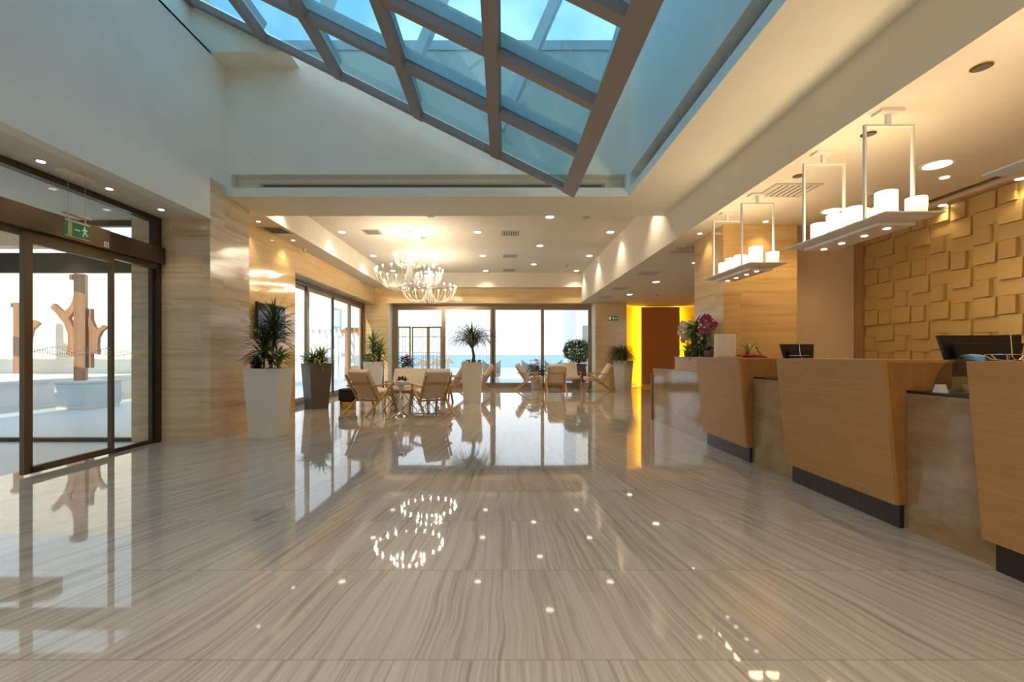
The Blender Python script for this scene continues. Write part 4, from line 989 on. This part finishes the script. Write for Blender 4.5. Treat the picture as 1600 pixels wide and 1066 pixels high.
# detectors
for lb, p in (('at the front right of the lounge coffer', (1.68, 9.26, 4.0)), ('at the front of the lounge coffer, above the nearer chandelier', (-1.46, 9.2, 4.0)), ('near the chandeliers', (-1.9, 10.9, 4.0)), ('in the right half of the lounge coffer', (2.0, 14.3, 4.0)),
              ('over the reception behind the candle lamp', tuple(on_z(1364.5, 301, 3.0))), ('in the corridor ceiling beside the vent', tuple(on_z(1071, 383.5, 3.0))), ('in the corridor ceiling before the rust panel', tuple(on_z(1025, 461, 3.0)))):
    o = MB().lathe([(.05, -.035), (.065, -.02), (.07, 0)], (0, 0, 0), 20).build('smoke_detector', M['vent'], smooth=True)
    o.location = Vector(p) - Vector((0, 0, .0005)); tag(o, 'small round smoke detector ' + lb, 'smoke detector', 'smoke detectors')

def vent(label, c, w, d_, group='square ceiling vents'):
    x, y, z = c; t = thing('ceiling_vent', label, 'air vent', (x, y, z), 0, group)
    f = .03
    MB().box(x-w/2, x+w/2, y-d_/2, y-d_/2+f, z-.012, z-.0005).box(x-w/2, x+w/2, y+d_/2-f, y+d_/2, z-.012, z-.0005).box(x-w/2, x-w/2+f, y-d_/2+f, y+d_/2-f, z-.012, z-.0005).box(x+w/2-f, x+w/2, y-d_/2+f, y+d_/2-f, z-.012, z-.0005).build('frame', M['vent'], t)
    MB().box(x-w/2+f, x+w/2-f, y-d_/2+f, y+d_/2-f, z-.003, z-.0005).build('backing', M['vent_dark'], t)
    b = MB(); n = 7
    for k in range(n):
        q = x-w/2+f+(w-2*f)*(k+.5)/n; b.hexa([Vector(v) for v in ((q-.016, y-d_/2+f, z-.004), (q-.013, y-d_/2+f, z-.004), (q-.013, y+d_/2-f, z-.004), (q-.016, y+d_/2-f, z-.004), (q+.010, y-d_/2+f, z-.014), (q+.013, y-d_/2+f, z-.014), (q+.013, y+d_/2-f, z-.014), (q+.010, y+d_/2-f, z-.014))])
    b.build('louvre', M['vent'], t); return t
vent('square ceiling vent in the lounge coffer, nearest of the middle row', (.17, 10.5, 4.0), .42, .42)
vent('square ceiling vent in the lounge coffer, second of the middle row', (.20, 12.95, 4.0), .42, .42)
vent('square ceiling vent in the lounge coffer, farthest of the middle row', (.20, 15.1, 4.0), .42, .42)
vent('square ceiling vent left of the chandeliers in the lounge coffer', (-2.98, 10.4, 4.0), .42, .42)
vent('square ceiling vent behind the chandeliers in the lounge coffer', (-2.95, 13.9, 4.0), .42, .42)
vent('grey vent in the left lounge soffit above the television', (-4.19, 8.42, 3.5), .40, .45)
for lb, px, py in (('nearest the stone column', 1071, 391), ('second towards the rust panel', 1013, 427), ('third towards the rust panel', 968.7, 450.5), ('farthest beside the sea window pier', 945, 464)):
    p = on_z(px, py, 3.0); vent('flat vent in the corridor ceiling, ' + lb, p, .42, .40, 'corridor ceiling vents')
vent('large square vent in the reception ceiling behind the candle lamps', (3.12, 4.98, 3.0), .50, .40)

# candle fixtures
def candle_lamp(label, Y):
    t = thing('candle_pendant', label, 'pendant lamp', (0, 0, 0), 0, 'white candle tray pendants above the reception')
    for s_, yy in ((-1, -.34), (1, .34)):
        MB().box(-.085, .085, yy-.05, yy+.05, -.022, -.001).build('ceiling_plate', M['white'], t)
        MB().box(-.016, .016, yy-.012, yy+.012, -.10, -.022).build('stem', M['white'], t)
        w = .0075
        MB().box(-.18, .19, yy-.011, yy+.011, -.115, -.10).box(-.18, -.165, yy-.011, yy+.011, -.815, -.115).box(.175, .19, yy-.011, yy+.011, -.815, -.115).build('hanging_frame', M['white'], t)
    MB().hexa([Vector(q) for q in ((-.15, -.50, -.84), (.15, -.50, -.84), (.15, .47, -.84), (-.15, .47, -.84), (-.22, -.58, -.822), (.20, -.58, -.822), (.20, .53, -.822), (-.22, .53, -.822))]).box(-.22, .20, -.58, .53, -.822, -.812).build('tray', M['white'], t)
    MB().box(-.13, .13, -.42, .40, -.865, -.841).build('driver_box', M['white'], t)
    for yy in (-.33, -.12, .12, .33): MB().lathe([(.022, -.869), (.022, -.8655)], (0.0, yy, 0), 16).build('spot_lens', M['lamp_on'], t)
    rr = random.Random(5)
    hs = [.115, .19, .12, .15, .165, .16, .125, .15, .12]; xs = [.10, -.02, .04, -.08, .05, -.07, .06, -.05, .04]
    for k in range(9):
        y = -.46+.112*k; h = hs[k]; x = xs[k]; h *= 1.1; rad = .062 if h < .18 else .068
        cnd = MB().lathe([(rad, -.811+.052), (rad, -.811+h), (rad*.93, -.811+h+.002), (rad*.85, -.811+h-.01)], (x, y, 0), 20).build('candle', M['candle'], t, smooth=True)
        MB().lathe([(rad, -.811), (rad, -.811+.0515)], (x, y, 0), 20).build('candle_base', M['candle_base'], cnd, smooth=True)
    t.location = (2.85, Y, 3.0)
candle_lamp('white candle tray pendant, the whole one nearest the camera', 3.71)
candle_lamp('smaller looking white candle tray pendant in front of the stone column', 5.445)
candle_lamp('white candle tray pendant cut off by the right edge', 1.97)
candle_lamp('white candle tray pendant out of view behind the right edge', .24)

# chandeliers
def chandelier(label, X, Y, ph):
    t = thing('chandelier', label, 'chandelier', (0, 0, 0), 0, 'white multi arm chandeliers')
    MB().lathe([(.06, -.03), (.065, -.005), (.06, 0)], (0, 0, 0)).build('canopy', M['white'], t, smooth=True)
    MB().tube([(0, 0, -.03), (0, 0, -.62)], .008, 8).lathe([(.012, -.70), (.03, -.66), (.03, -.60), (.012, -.36), (.01, -.35)], (0, 0, 0), 16).build('stem', M['white'], t, smooth=True)
    for n, prof, rb in ((14, [(.025, -.36), (.045, -.55), (.10, -.74), (.20, -.80), (.295, -.72), (.335, -.60), (.34, -.54)], .016), (20, [(.03, -.62), (.06, -.90), (.15, -1.19), (.34, -1.31), (.56, -1.25), (.70, -1.10), (.755, -.95), (.76, -.90)], .017)):
        mesh_a = mesh_b = None
        for k in range(n):
            a = 2*PI*(k+ph)/n
            if mesh_a is None:
                # smooth profile
                pts = []
                for i in range(len(prof)-1):
                    p0 = prof[max(i-1, 0)]; p1 = prof[i]; p2 = prof[i+1]; p3 = prof[min(i+2, len(prof)-1)]
                    for s_ in range(4):
                        u = s_/4
                        pts.append(tuple(.5*((2*p1[j])+(-p0[j]+p2[j])*u+(2*p0[j]-5*p1[j]+4*p2[j]-p3[j])*u*u+(-p0[j]+3*p1[j]-3*p2[j]+p3[j])*u**3) for j in (0, 1)))
                pts.append(prof[-1])
                P = [Vector((r_, 0, z_)) for r_, z_ in pts]
                arm = MB().tube(P, [.0075]*(len(P)-2)+[.011, .017], 7).build('arm', M['white'], t, smooth=True)
                tr, tz = prof[-1]
                bl = MB().sphere((tr, 0, tz+.02), rb, (1, 1, 1.2), 1).build('bulb', M['bulb'], arm, smooth=True)
                arm.rotation_euler.z = a; first = (arm, bl); mesh_a = 1
            else:
                ar = first[0].copy(); COL.objects.link(ar); ar.parent = t; ar.rotation_euler.z = a
                b2 = first[1].copy(); COL.objects.link(b2); b2.parent = ar
    t.location = (X, Y, 4.0-.0005)
chandelier('white chandelier with many curved arms, the larger nearer one on the left', -2.14, 10.4, 0)
chandelier('white chandelier with many curved arms, the farther lower right one', -2.10, 12.9, .3)
